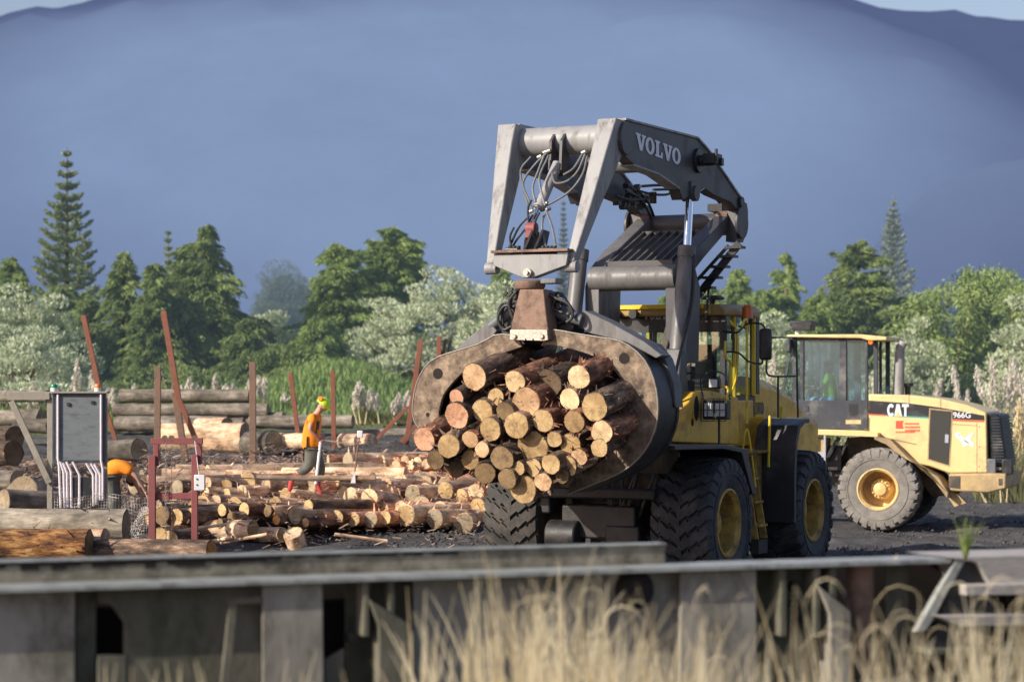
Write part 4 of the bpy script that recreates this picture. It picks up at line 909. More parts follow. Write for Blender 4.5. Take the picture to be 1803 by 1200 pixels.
# the load in the grapple (crop pixels x, y, radius, cut, bark tint, u offset, label, marks)
AX = VF.F*math.cos(R(11)) - Vector((0,0,1))*math.sin(R(11))
LOAD = [
(387,520,62,'P','n','big smooth peach-faced log at the top left of the grapple load',None),
(592,547,52,'Y','r','pale round log in the top row left of the bracket, second from the left',None),
(912,527,56,'Y','r','bright cream log at the top right of the load with shaggy bark hanging over it',None),
(298,625,36,'K','d','small pink-faced log tight against the left tong below the big peach one',None),
(495,625,40,'T','n','small tan log just below the gap between the two upper left logs',None),
(650,648,68,'P','r','large peach log with blue crayon marks in the upper middle of the load','5n'),
(865,635,50,'Y','n','bright cream log directly under the top right one',None),
(992,675,67,'T','n','large mottled tan log on the right with thick dark bark behind it',None),
(298,718,60,'K','d','reddish log with two blue crayon marks near the left tong','5n'),
(425,692,53,'T','n','plain tan log right of the reddish marked one',None),
(540,695,43,'D','d','shaded brown log half hidden behind its neighbours, left of the marked peach one',None),
(732,740,53,'T','r','tan log with a rough wavy edge just right of the centre of the load',None),
(890,748,52,'T','r','tan log with torn orange bark on its left edge, under the two cream ones',None),
(1028,800,54,'Y','r','bright cream log with a bitten lower edge at the far right',None),
(465,790,55,'T','n','tan log with two small blue scribbles left of the centre','sn'),
(598,765,60,'T','n','tan log with a blue scribble in the very middle of the load','5'),
(135,838,54,'K','r','pinkish log sticking out furthest left, resting over the tong',None),
(257,870,57,'T','n','grey-tan cracked log beside the leftmost pinkish one',None),
(365,835,40,'P','r','small peach log with a ring of dark bark, left of centre',None),
(426,890,37,'P','n','small orange-peach log below and right of the other small peach one',None),
(680,872,74,'T','n','widest tan log in the load, with a faint blue scribble','VL'),
(790,838,38,'T','n','small dull log wedged right of the widest one',None),
(870,863,50,'T','n','tan log with a dark heart right of centre, low in the load',None),
(1016,880,43,'T','d','small log with a rotten dark hole at the lower right',None),
(914,925,39,'P','r','small pale peach log with orange shreds below it on the right',None),
(190,942,44,'D','d','small brown log low on the left side of the load',None),
(365,940,46,'T','r','tan log lower left with splintered bark under it',None),
(526,932,58,'D','d','dark-stained log with blue crayon marks low in the middle','55'),
(607,982,33,'T','n','smallest tan log in the bottom middle of the load',None),
(686,980,43,'T','d','brownish log right of the smallest one at the bottom',None),
(771,962,47,'T','n','round clean tan log in the lower right middle',None),
(857,972,45,'T','n','tan log at the lower right below the small peach one',None),
(441,1008,52,'D','d','shaded tan log at the bottom left of the load',None),
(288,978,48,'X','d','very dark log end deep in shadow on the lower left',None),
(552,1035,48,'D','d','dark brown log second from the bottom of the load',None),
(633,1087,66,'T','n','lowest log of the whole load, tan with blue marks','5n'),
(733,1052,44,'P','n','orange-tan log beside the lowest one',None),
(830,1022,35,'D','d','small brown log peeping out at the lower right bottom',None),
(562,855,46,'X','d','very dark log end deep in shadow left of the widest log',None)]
for i, (x, y, r_, c_, bt, lab, mk) in enumerate(LOAD):
    u = 3.95+random.uniform(-.12,.14)
    if c_ == 'X': u = 3.6  # X ends sit deeper, with shadow darkness put into their cut tone
    e = up_(*cr2((x,y)), u); wpos = VF.o+VF.F*e.x+VF.L*e.y+Vector((0,0,e.z))
    rr = r_/2.857/4000*(wpos.y)*1.12
    ax = (AX+VF.L*random.uniform(-.045,.045)+Vector((0,0,random.uniform(-.05,.04)))).normalized()
    marks = None
    if mk:
        marks = [(ch, (-.35+.7*k) if len(mk) > 1 else 0, random.uniform(-.35,.1), rr*.5, random.uniform(-.4,.7)) for k, ch in enumerate(mk)]
    log('cut_log', wpos, ax, (1.75 if x > 800 else 2.2)+random.uniform(-.2,.1), rr, c_, 'bark', bt, shards=26 if bt == 'r' else 14, label=lab, group='logs held in the grapple', marks=marks, n=22)
# filler logs lying deeper inside the load, gap shade painted into their tone
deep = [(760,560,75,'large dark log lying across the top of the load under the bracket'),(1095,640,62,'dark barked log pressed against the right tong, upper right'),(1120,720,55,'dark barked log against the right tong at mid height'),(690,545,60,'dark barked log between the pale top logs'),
        (365,620,55,'shade-dark filler log deep behind the small pink-faced one'),(790,690,50,'shade-dark filler log deep between the cream and tan logs on the right'),(1080,830,48,'dark log behind the bitten cream one'),(330,900,50,'shade-dark filler log deep in the lower left of the load'),(640,1000,60,'shade-dark filler log deep in the bottom middle of the load'),(950,850,55,'shade-dark filler log deep in the lower right of the load'),(215,780,55,'dark shaggy log behind the leftmost pinkish one'),(560,620,50,'shade-dark filler log deep under the second top log'),(800,900,52,'shade-dark filler log deep right of the widest one')]
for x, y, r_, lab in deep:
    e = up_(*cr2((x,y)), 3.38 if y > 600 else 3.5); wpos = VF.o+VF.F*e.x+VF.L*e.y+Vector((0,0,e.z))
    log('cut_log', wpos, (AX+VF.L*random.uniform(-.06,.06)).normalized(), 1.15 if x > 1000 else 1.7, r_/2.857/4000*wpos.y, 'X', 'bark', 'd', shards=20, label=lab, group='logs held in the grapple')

# ================================================================== SECOND LOADER (side on, at the right)
CF_ = Frame(8.2, 49.3, R(160))
WL = tag(empty('wheel_loader', CF_.o, CF_.rz), 'pale yellow wheel loader at the right, side on, with black striped hood', 'loader')
def c4(x, y): return (1320+x/2.857, 540+y/2.857)
def cp(x, y, v): return CF_.v(*c4(x,y), v)
def cplate(mb, pts, v0, v1, ref=None):
    q = [cp(x,y,v1 if ref is None else ref) for x,y in pts]
    mb.prism([(p.x,v0,p.z) for p in q],[(p.x,v1,p.z) for p in q])
for u in (0, 3.4):
    for s in (1,-1): wheel(WL, u, 1.08*s, s, .88, .66, .41, 'tyre_dusty' if s > 0 else 'tyre', 'rim_pale', 25, 'lug', deep=.34)
D = MB(); cplate(D, [(598,438),(800,443),(960,462),(1090,492),(1190,530),(1197,835),(1000,835),(900,800),(850,790),(790,740),(720,668),(598,650)], -.95, .95)
hood = D.build('hood','cat_yellow',WL,.03)
D = MB(); cplate(D, [(600,470),(800,484),(960,506),(1180,546),(1182,570),(1020,564),(800,549),(600,536)], .945, .953, .95); D.build('stripe','black_paint',hood,smooth=False)
D = MB(); cplate(D, [(596,536),(690,542),(690,548),(596,543)], .95, .956, .95); cplate(D, [(1022,565),(1180,571),(1180,579),(1022,573)], .95, .956, .95)
cplate(D,[(736,572),(775,572),(768,590),(775,612),(735,612)], .95, .954, .95)
for k in range(3):
    x = 782
    while x < 852: 
        w_ = random.uniform(5,9); cplate(D,[(x,583+k*17),(x+w_,583+k*17),(x+w_,592+k*17),(x,592+k*17)], .95, .954, .95); x += w_+2.2
x = 735
while x < 830: w_ = random.uniform(5,9); cplate(D,[(x,625),(x+w_,625),(x+w_,634),(x,634)], .95, .954, .95); x += w_+2.5
D.build('red_marking','red_mark',hood,smooth=False)
D = MB(); cplate(D, [(690,542),(900,553),(900,560),(690,549)], .95, .956, .95); D.build('teal_line','teal_mark',hood,smooth=False)
T = MB(); a = cp(692,550,.953); b2 = cp(800,550,.953); kx = abs(b2.x-a.x)/(.84+.92+.8); hh = cp(692,486,.953).z-cp(692,548,.953).z
letters(T,'CAT',lambda x,y,d:(a.x-x*kx,.954+d,a.z+y*hh),1.0,.004); T.build('lettering','white_mark',hood,smooth=False)
D = MB(); cplate(D,[(728,550),(764,550),(746,524)],.957,.963,.95); D.build('logo_triangle','cat_yellow',hood,smooth=False)
c = cp(1068,545,.96); fonttext('model_number','966G',.17,'white_mark',hood,Matrix.Translation(c) @ Matrix(((-1,0,0,0),(0,0,1,0),(0,1,0,0),(0,0,0,1))),.003)
BIRD = [(1030,640),(1048,628),(1066,650),(1085,662),(1105,640),(1132,628),(1118,648),(1108,668),(1128,690),(1122,706),(1100,690),(1085,700),(1072,706),(1074,688),(1058,672),(1040,655)]
D = MB(); cplate(D, BIRD, .95, .955, .95); D.build('bird_emblem','white_mark',hood,smooth=False)
D = MB(); cplate(D,[(1072,664),(1090,672),(1112,692),(1100,686),(1086,680)],.955,.958,.95); cplate(D,[(1040,634),(1052,640),(1062,650),(1050,644)],.955,.958,.95); D.build('emblem_detail','blue_mark',hood,smooth=False)
D = MB(); cplate(D,[(903,508),(1022,520),(1008,804),(893,772)],.948,.956,.95); D.build('vent_frame','cat_lower',hood,smooth=False)
D = MB(); cplate(D,[(910,516),(1014,527),(1001,795),(900,764)],.956,.965,.95); D.build('side_vent','screen_vent',hood,smooth=False)
D = MB(); cplate(D,[(984,640),(1002,642),(1000,684),(982,682)],.965,.972,.95); D.build('vent_latch','grey_mark',hood,smooth=False)
D = MB(); cplate(D,[(1142,582),(1145,582),(1145,832),(1142,832)],.95,.9515,.95); cplate(D,[(598,556),(604,556),(604,640),(598,640)],.95,.9515,.95); cplate(D,[(660,650),(840,690),(840,694),(660,655)],.95,.9515,.95)
cplate(D,[(1020,588),(1142,596),(1142,599),(1020,591)],.95,.9515,.95); cplate(D,[(800,444),(803,444),(803,484),(800,484)],.95,.9515,.95); cplate(D,[(960,463),(963,463),(963,505),(960,505)],.95,.9515,.95)
for x in (1152,1152,1188): 
    for y in (600,700,800): cplate(D,[(x,y),(x+5,y),(x+5,y+6),(x,y+6)],.95,.953,.95)
D.build('panel_seam','hanger',hood,smooth=False)
# rear grille
gq = cp(1193,535,.95); gb = cp(1200,830,.95)
D = MB(); D.hexa([(gb.x-.02,-.85,gb.z+.1),(gb.x-.02,.85,gb.z+.1),(gb.x-.34,.80,gb.z+.1),(gb.x-.34,-.80,gb.z+.1)],[(gq.x-.02,-.85,gq.z),(gq.x-.02,.85,gq.z),(gq.x-.22,.80,gq.z-.02),(gq.x-.22,-.80,gq.z-.02)]); D.build('grille_body','black_paint',WL,.03)
D = MB()
for k in range(16):
    f = k/15; z = gb.z+.2+(gq.z-gb.z-.3)*f; u = gb.x-.35+.12*f; D.box((u,0,z),(.02,1.45,.03)); D.box((u+.15,.83,z),(.26,.012,.02))
D.build('grille_slat','cab_grey',WL)
D = MB(); D.box((gb.x-.08,.99,gb.z+.12),(.18,.10,.32)); D.build('tail_lamp','hose',WL,.02)
D = MB(); D.box((gb.x-.40,.92,gb.z+.12),(.22,.22,.32)); D.build('bumper_lamp','black_paint',WL,.02)
# counterweight
D = MB(); cplate(D,[(1000,838),(1200,836),(1290,838),(1290,915),(1195,936),(1000,925)],-1.15,1.15,1.15); D.build('counterweight','cat_lower',WL,.04)
D = MB(); cplate(D,[(1002,850),(1060,850),(1060,915),(1002,908)],1.15,1.156,1.15); c = cp(1262,880,1.15); D.box((c.x,1.153,c.z),(.08,.01,.14)); D.build('mud_patch','muddy_steel',WL,smooth=False)
D = MB(); cplate(D,[(1005,925),(1040,935),(1088,985),(1030,1005),(1000,960)],.85,1.0,1.0); D.build('mudflap_bracket','cat_lower',WL)
D = MB(); cplate(D,[(470,660),(620,650),(760,700),(880,800),(1000,900),(1010,950),(900,960),(850,900),(470,900)],-.5,.5,.95); D.build('rear_frame','muddy_steel',WL,.03)
D = MB(); cplate(D,[(640,650),(720,665),(790,738),(855,790),(960,850),(1010,930),(1005,960),(900,815),(770,748),(700,690),(640,664)],.60,1.30,1.0); D.build('fender','cat_lower',WL,.01)
D = MB(); D.cyl((0,-.9,.88),(0,.9,.88),.2,n=20); D.cyl((3.4,-.9,.88),(3.4,.9,.88),.2,n=20); D.build('axle','muddy_steel',WL)
# platform, ladder, battery box
D = MB(); cplate(D,[(262,614),(560,622),(645,632),(645,655),(262,640)],.3,1.18,1.18); D.build('platform','cat_yellow',WL,.012)
D = MB(); cplate(D,[(268,655),(385,660),(380,745),(262,742)],.5,1.0,1.0); D.build('battery_box','cat_lower',WL,.02)
D = MB()
for x in (262,315,378): D.bar(cp(x,645,1.15),cp(x,830,1.15),.035,.04)
for y in (742,800): D.bar(cp(262,y,1.15),cp(378,y,1.15),.04,.12)
D.build('ladder','grey_mark',WL)
D = MB(); D.bar(cp(450,655,.9),cp(385,770,.9),.10,.08); D.bar(cp(500,655,.8),cp(440,790,.8),.05,.05); D.box(cp(430,760,.7),(.3,.3,.5)); D.box(cp(300,800,.3),(1.6,.8,.9)); D.build('chassis_bar','dark_steel',WL)
# cab
cc = empty('cab',(0,0,0),0,WL); VC = .82
def ccol(x0, x1, y0, y1, v0, v1, D): cplate(D,[(x0,y0),(x1,y0),(x1,y1),(x0,y1)],v0,v1,VC)
for s in (1,-1):
    D = MB(); a0, a1 = (VC-.08, VC) if s > 0 else (-VC, -VC+.08)
    for x0,x1 in ((215,235),(252,272),(450,486),(580,594)): ccol(x0,x1,158,480,a0,a1,D)
    ccol(215,594,152,168,a0,a1,D); ccol(618,640,165,440,a0-.1*s,a1-.1*s,D)
    ccol(225,594,470,614,a0-.01,a1+.01,D)
    D.build('cab_frame','cab_grey',cc,.01)
D = MB(); q = [cp(x,y,VC) for x,y in [(225,480),(640,480),(640,614),(225,614)]]; D.prism([(p.x,-.8,p.z) for p in q],[(p.x,-.2,p.z) for p in q]); D.build('cab_floor','seat',cc)
D = MB(); cplate(D,[(190,140),(560,138),(690,150),(692,168),(600,170),(560,158),(190,152)],-.95,.95,.9); D.build('cab_roof','cat_yellow',cc,.02)
D = MB(); ccol(272,450,168,478,VC-.045,VC-.04,D); D.build('door_window','glass_green',cc,smooth=False)
D = MB(); ccol(486,580,166,470,VC-.045,VC-.04,D); D.build('side_window','glass_green',cc,smooth=False)
D = MB(); ccol(272,450,168,478,-VC+.04,-VC+.045,D); D.build('far_window','glass_green',cc,smooth=False)
a = cp(215,160,VC); b2 = cp(160,470,VC); D = MB(); D.add([(a.x,-.8,a.z),(a.x,.8,a.z),(b2.x,.8,b2.z),(b2.x,-.8,b2.z)],[(0,1,2,3)]); D.build('windscreen','glass_green',cc)
D = MB(); D.bar(a,b2,.05); D.bar((a.x,-.8,a.z),(b2.x,-.8,b2.z),.05); D.each('windscreen_post','cab_grey',cc)
D = MB(); ccol(484,560,568,588,VC+.01,VC+.018,D); D.build('sticker','rim_pale',cc,smooth=False)
D = MB(); ccol(500,545,488,545,VC+.01,VC+.016,D); ccol(283,298,497,525,VC+.01,VC+.03,D); D.each('door_handle','black_paint',cc)
D = MB(); c = cp(610,178,.86); D.cyl((c.x,.84,c.z),(c.x,.92,c.z),.05,n=16); D.build('side_lamp','orange_lamp',cc)
D = MB(); c = cp(600,180,.5); q = cp(272,110,.3); D.box((q.x,.3,q.z+.02),(.42,.5,.12)); q2 = cp(270,85,.3); D.box((q2.x,.3,q2.z),(.5,.5,.12)); D.build('roof_light','black_paint',cc,.02)
D = MB(); D.bar(cp(241,150,.3),cp(241,105,.3),.09,.09); D.build('roof_light_post','white_plastic',cc)
D = MB(); q = cp(200,195,.9); D.box((q.x,.95,q.z),(.10,.16,.3)); D.build('wing_mirror','cab_grey',cc,.03)
D = MB(); q = cp(440,430,.1); D.box((q.x-.12,0,q.z-.02),(.14,.5,.7)); q = cp(400,500,.1); D.box((q.x,0,q.z),(.5,.5,.14)); D.build('seat','seat',cc,.03)
D = MB(); q = cp(335,400,.1); D.bar(q,cp(300,470,.1),.04); D.tube([(q.x+.17*math.cos(t_)*.5,.17*math.sin(t_),q.z+.17*math.cos(t_)) for t_ in [2*math.pi*k/20 for k in range(21)]],.014,6); D.build('steering_wheel','black_paint',cc)
# exhaust and precleaner
D = MB(); p0 = cp(748,445,.25); p1 = cp(755,225,.25); D.cyl(p0,p1,.125,.105,n=24); D.tube([p1,cp(758,205,.25),cp(776,176,.25)],[.095,.10,.09],20,False); D.build('exhaust_stack','boom',WL)
D = MB(); p0 = cp(795,440,.1); p1 = cp(795,400,.1); D.cyl(p0,p1,.06,n=18); D.cyl(p1,cp(795,383,.1),.12,n=20); D.build('air_intake','black_paint',WL)
# front half, mostly hidden behind the other machine
D = MB(); D.box((2.9,0,1.4),(2.2,1.1,1.2)); D.box((3.1,0,2.2),(.7,1.2,.9)); D.build('front_frame','cat_lower',WL,.04)
for s in (1,-1):
    D = MB(); q = [(2.9,2.5),(3.3,2.6),(4.6,1.6),(5.2,.7),(5.0,.55),(4.3,1.3),(3.0,2.2)]; D.prism([(u,.55*s,z) for u,z in q],[(u,.75*s,z) for u,z in q]); D.build('lift_arm','cat_yellow',WL,.02)
D = MB()
for v_ in (-.8,-.25,.25,.8): D.bar((5.1,v_,.3),(6.5,v_,.2),.12,.10); D.bar((5.1,v_,.2),(5.1,v_,1.6),.12,.12)
D.bar((5.1,-1.2,.4),(5.1,1.2,.4),.15); D.bar((5.1,-1.2,1.4),(5.1,1.2,1.4),.15); D.build('log_fork','dark_steel',WL)

# ================================================================== people
def skin(name, pts, edges, radii, mat, parent, sub=2):
    me = bpy.data.meshes.new(name); me.from_pydata([tuple(p) for p in pts], edges, []); o = bpy.data.objects.new(name, me); COL.objects.link(o)
    sk = o.modifiers.new('skin','SKIN'); sk.use_smooth_shade = True
    for i, r_ in enumerate(radii):
        d = me.skin_vertices[0].data[i]; rr = r_ if hasattr(r_,'__len__') else (r_, r_); d.radius = rr; d.use_root = (i == 0)
    ss = o.modifiers.new('sub','SUBSURF'); ss.levels = sub; ss.render_levels = sub
    me2 = bpy.data.meshes.new_from_object(o.evaluated_get(bpy.context.evaluated_depsgraph_get()))
    bpy.data.objects.remove(o); me2.materials.clear(); me2.materials.append(M[mat]); me2.name = name
    if len(me2.polygons): me2.polygons.foreach_set('use_smooth', [True]*len(me2.polygons))
    o = bpy.data.objects.new(name, me2); COL.objects.link(o); o.parent = parent; return o
def person(loc, J, label, parts, rz=0):
    """J: joint name -> local point"""
    root = tag(empty('person', loc, rz), label, 'person')
    J = {k: Vector(v) for k, v in J.items()}
    names = []; pts = []; rad = []; ed = []
    def a(nm, p, r_, par=None):
        names.append(nm); pts.append(Vector(p)); rad.append(r_)
        if par is not None: ed.append((names.index(par), len(names)-1))
    a('pelvis', J['pelvis'], .12); a('waist', J['waist'], .115, 'pelvis'); a('chest', J['chest'], .135, 'waist'); a('neck', J['neck'], .055, 'chest')
    hd_ = (J['head']-J['neck']).normalized(); a('jaw', J['head']-hd_*.07, .075, 'neck'); a('head', J['head'], .098, 'jaw'); a('crown', J['head']+hd_*.075, .08, 'head')
    fd = J['face'].normalized(); a('chin', J['head']-hd_*.075+fd*.05, .035, 'jaw'); a('nose', J['head']-hd_*.015+fd*.105, .014, 'head')
    for s in 'LR':
        a('sh'+s, J['sh'+s], .062, 'chest'); a('el'+s, J['el'+s], .042, 'sh'+s); a('wr'+s, J['wr'+s], .028, 'el'+s)
        d = (J['ha'+s]-J['wr'+s]).normalized(); pm = J['wr'+s]+d*.06; a('pa'+s, pm, (.042,.02), 'wr'+s)
        sd = d.cross(fd); sd = sd.normalized() if sd.length > .1 else Vector((0,1,0)); cu = sd.cross(d)
        for k, (o_, l_) in enumerate(((-.032,.068),(-.011,.078),(.011,.073),(.032,.058))):
            b0 = pm+d*.045+sd*o_; a(f'f{k}{s}', b0, .010, 'pa'+s); a(f'g{k}{s}', b0+d*l_*.5+cu*.015, .009, f'f{k}{s}'); a(f'h{k}{s}', b0+d*l_*.75+cu*.045, .007, f'g{k}{s}')
        a('t'+s, pm+sd*-.045+cu*.01, .011, 'pa'+s); a('u'+s, pm+sd*-.06+d*.035+cu*.03, .009, 't'+s)
        a('hi'+s, J['hi'+s], .09, 'pelvis'); a('kn'+s, J['kn'+s], .058, 'hi'+s); a('an'+s, J['an'+s], .038, 'kn'+s); a('to'+s, J['to'+s], .032, 'an'+s)
    skin('body', pts, ed, rad, 'skin', root, 1)
    # shirt
    shp = [J['pelvis']- (J['waist']-J['pelvis'])*.35, J['waist'], J['chest'], J['neck']*.75+J['chest']*.25]; shr = [.19,.185,.215,.09]; she = [(0,1),(1,2),(2,3)]
    for s in 'LR':
        n = len(shp); shp += [J['sh'+s], J['sh'+s]*.35+J['el'+s]*.65]; shr += [.095,.088]; she += [(2,n),(n,n+1)]
    skin('shirt', shp, she, shr, parts.get('shirt','orange'), root)
    tp = [J['pelvis']]; tr = [.15]; te = []
    for s in 'LR':
        n = len(tp); tp += [J['hi'+s], J['kn'+s], J['an'+s]+(J['kn'+s]-J['an'+s])*.30]; tr += [.135,.105,.085]; te += [(0,n),(n,n+1),(n+1,n+2)]
    skin('trousers', tp, te, tr, parts.get('trousers','trouser'), root)
    for s in 'LR':
        d = (J['to'+s]-J['an'+s]); skin('boot', [J['an'+s]+(J['kn'+s]-J['an'+s])*.36, J['an'+s]+Vector((0,0,-.02)), J['an'+s]+d*.6, J['to'+s]+d*.15], [(0,1),(1,2),(2,3)], [.06,.058,.055,.042], parts.get('boots','boot'), root, 1)
    D = MB(); c = J['head']; q = hd_.to_track_quat('Z','Y').to_matrix()
    if parts.get('helmet'):
        vs = []; n, m_ = 24, 8
        for i in range(m_+1):
            ph = math.pi/2*i/m_*1.08
            for k in range(n):
                t_ = 2*math.pi*k/n; rr = math.sin(ph); vs.append(c+hd_*.035-fd*.015+q@Vector((.15*rr*math.cos(t_), .14*rr*math.sin(t_), .14*math.cos(ph))))
        D.add(vs, [(i*n+k,i*n+(k+1)%n,(i+1)*n+(k+1)%n,(i+1)*n+k) for i in range(m_) for k in range(n)])
        rt = hd_.cross(fd).normalized()
        D.prism([c+hd_*.045+fd*.10+rt*.10, c+hd_*.045+fd*.10-rt*.10, c+hd_*.02+fd*.165-rt*.06, c+hd_*.02+fd*.165+rt*.06],[c+hd_*.058+fd*.10+rt*.10, c+hd_*.058+fd*.10-rt*.10, c+hd_*.03+fd*.165-rt*.06, c+hd_*.03+fd*.165+rt*.06])
        h_ = D.build('helmet','helmet',root)
        for s in (1,-1):
            e_ = MB(); ctr = c+rt*.14*s-fd*.09+hd_*.09; e_.cyl(ctr-rt*.02*s, ctr+rt*.02*s, .052, .045, n=18); e_.build('ear_muff','muff',root,.012)
            b_ = MB(); b_.tube(spline([c+hd_*.01+rt*.13*s, c-hd_*.09+rt*.07*s+fd*.04, c-hd_*.13+fd*.05]),.006,6); b_.build('chin_strap','black_paint',root)
    else:
        vs = []; n, m_ = 20, 6
        for i in range(m_+1):
            ph = math.pi/2*i/m_*1.15
            for k in range(n):
                t_ = 2*math.pi*k/n; rr = math.sin(ph); vs.append(c+hd_*.012-fd*.015+q@Vector((.10*rr*math.cos(t_), .10*rr*math.sin(t_), .10*math.cos(ph))))
        D.add(vs, [(i*n+k,i*n+(k+1)%n,(i+1)*n+(k+1)%n,(i+1)*n+k) for i in range(m_) for k in range(n)]); D.build('hair','hair',root)
    return root, J
def jp(Y, d, root): return {k: P(x, y, Y+dy)-root for k, (x, y, dy) in d.items()}
YW = 42.6; rt = P(538, 868, YW)
J = jp(YW, dict(pelvis=(547,791,0), waist=(547,770,0), chest=(550,745,0), neck=(558,727,0), head=(568,715,0), shL=(551,734,-.19), elL=(545,756,-.24), wrL=(556,767,-.2), haL=(563,773,-.14),
    shR=(559,732,.19), elR=(557,756,.22), wrR=(566,768,.12), haR=(572,775,.05), hiL=(548,797,-.1), knL=(544,822,-.12), anL=(515,840,-.12), toL=(510,862,-.12), hiR=(552,797,.1), knR=(565,823,.1), anR=(559,854,.08), toR=(566,869,.08)), rt)
J['face'] = Vector((.75,-.15,-.62))
pw, _ = person(rt, J, 'person in orange shirt and lime helmet walking over the logs, looking down', dict(helmet=1, boots='redsock'))
D = MB()   # dark panels on the shirt
for (x0,y0,x1,y1) in ((559,742,557,762),(562,740,561,756),(541,768,540,790)):
    D.bar(P(x0,y0,YW-.185)-rt, P(x1,y1,YW-.175)-rt, .035,.02)
D.build('shirt_stripe','black_paint',pw)
st = MB(); st.cyl(P(565,772,YW-.1), P(556,852,YW-.35), .028, n=12); o = st.build('measuring_stick','white_plastic'); tag(o,'white measuring stick held upright by the walking worker','stick')
st = MB(); st.bar(P(560,773,YW-.12), P(612,780,YW-.12), .03,.02); st.bar(P(562,774,YW-.12), P(566,790,YW-.12), .03,.02); o = st.build('calliper','grapple_pale'); tag(o,'pale metal calliper arm pointing right from the worker hands','calliper')

YB = 39.7; rt = P(205, 915, YB)
J = jp(YB-.2, dict(pelvis=(192,838,0), waist=(202,819,0), chest=(217,819,.0), neck=(229,830,.12), head=(232,845,.30), shL=(224,824,-.14), elL=(240,838,-.16), wrL=(254,861,-.1), haL=(261,873,-.05),
    shR=(224,822,.2), elR=(236,845,.25), wrR=(246,866,.2), haR=(251,878,.2), hiL=(194,846,-.11), knL=(201,884,-.12), anL=(196,922,-.1), toL=(212,928,-.1), hiR=(197,846,.1), knR=(206,884,.12), anR=(200,922,.12), toR=(216,928,.12)), rt)
J['face'] = Vector((.2,.3,-.9))
person(rt, J, 'person in orange shirt bending down behind the grey control board', dict(boots='boot'))
# operator inside the second loader
q = cp(405,470,.1); ow = CF_.o+CF_.F*q.x+CF_.L*.1+Vector((0,0,q.z-.35))
fw, lw = Vector((1,0,0)), Vector((0,1,0))
J = dict(pelvis=(0,0,.45), waist=(0,0,.62), chest=(.02,0,.88), neck=(.03,0,1.08), head=(.05,0,1.24), face=(1,0,-.1), shL=(.02,.2,.98), elL=(.12,.27,.72), wrL=(.34,.2,.74), haL=(.45,.16,.78),
    shR=(.02,-.2,.98), elR=(.12,-.27,.72), wrR=(.34,-.2,.74), haR=(.45,-.16,.78), hiL=(.02,.1,.43), knL=(.45,.14,.47), anL=(.5,.14,.08), toL=(.66,.14,.04), hiR=(.02,-.1,.43), knR=(.45,-.14,.47), anR=(.5,-.14,.08), toR=(.66,-.14,.04))
person(ow-Vector((0,0,.12)), J, 'seated person in lime shirt and pale trousers driving the pale yellow loader', dict(shirt='hivis', trousers='lightblue'), CF_.rz)

# ================================================================== yard furniture
# control board on a timber frame
YC = 37.4
def pc(x, y, d=0): return P(x, y, YC+d)
rt = P(140, 900, YC); rt.z = ground_z(rt.x, rt.y)
CBX = tag(empty('control_board', rt), 'grey board with white conduits on a timber frame, two lamps on top', 'control board')
def rel(p): return p-rt
D = MB(); a, b2 = rel(pc(92,692)), rel(pc(187,815)); D.box(((a.x+b2.x)/2,0,(a.z+b2.z)/2),(b2.x-a.x,.05,a.z-b2.z)); D.build('board','board',CBX,.005)
D = MB(); D.box(((a.x+b2.x)/2,.06,a.z+.015),(b2.x-a.x+.06,.3,.03)); D.build('board_top','timber',CBX,.004)
D = MB(); a = rel(pc(87,700)); D.box((a.x,.06,a.z/2-.05),(.085,.085,a.z+.1)); D.build('post','timber',CBX,.004)
D = MB(); a = rel(pc(184,700)); D.box((a.x,.08,a.z/2-.05),(.06,.085,a.z+.1)); D.build('post','timber',CBX,.004)
D = MB(); D.bar(rel(pc(14,697)), rel(pc(88,696)), .09,.13); D.build('top_rail','timber',CBX,.004)
D = MB(); D.bar(rel(pc(20,706,-.03)), rel(pc(87,850,-.03)), .05,.10); D.build('brace','timber',CBX,.004)
for x, n_, mt in ((95,'green_lamp','green_lamp'),(172,'orange_lamp','orange_lamp')):
    lm = empty('signal_lamp',(0,0,0),0,CBX); c = rel(pc(x,690))
    D = MB(); D.cyl(c, c+Vector((0,0,.07)), .055, n=18); D.build('lamp_base','white_plastic',lm)
    D = MB(); D.lathe([(.055,.07),(.055,.11),(.04,.135),(.001,.14)],tuple(c),18,'z'); D.build('lamp_dome',mt,lm)
for pts in ([(102,694),(102,806),(104,820),(107,893)],[(178,694),(178,810),(181,825),(181,880)],[(106,812),(112,830),(114,893)],[(111,814),(118,832),(119,893)],[(117,812),(125,830),(126,893)],[(128,812),(140,836),(140,893)],[(152,815),(164,836),(165,890)],[(160,815),(170,832),(170,888)],[(166,816),(176,835),(176,880)]):
    D = MB(); D.tube([rel(pc(x,y,-.05)) for x,y in pts], .021, 8); D.build('conduit','conduit',CBX)
D = MB(); D.box(rel(pc(146,858,.02)),(.36,.12,.34)); D.build('junction_box','black_paint',CBX,.01)
D = MB(); a, b2 = rel(pc(94,694)), rel(pc(185,813))
for x in (a.x+.01, b2.x-.01): D.box((x,-.03,(a.z+b2.z)/2),(.03,.012,a.z-b2.z-.02))
for z in (a.z-.02, b2.z+.02): D.box(((a.x+b2.x)/2,-.032,z),(b2.x-a.x,.012,.03))
D.build('edge_strip','cab_grey',CBX)
D = MB()
for x,y in ((120,711),(163,708)): D.box(rel(pc(x,y,-.04)),(.05,.02,.05))
D.each('hook','dark_steel',CBX)

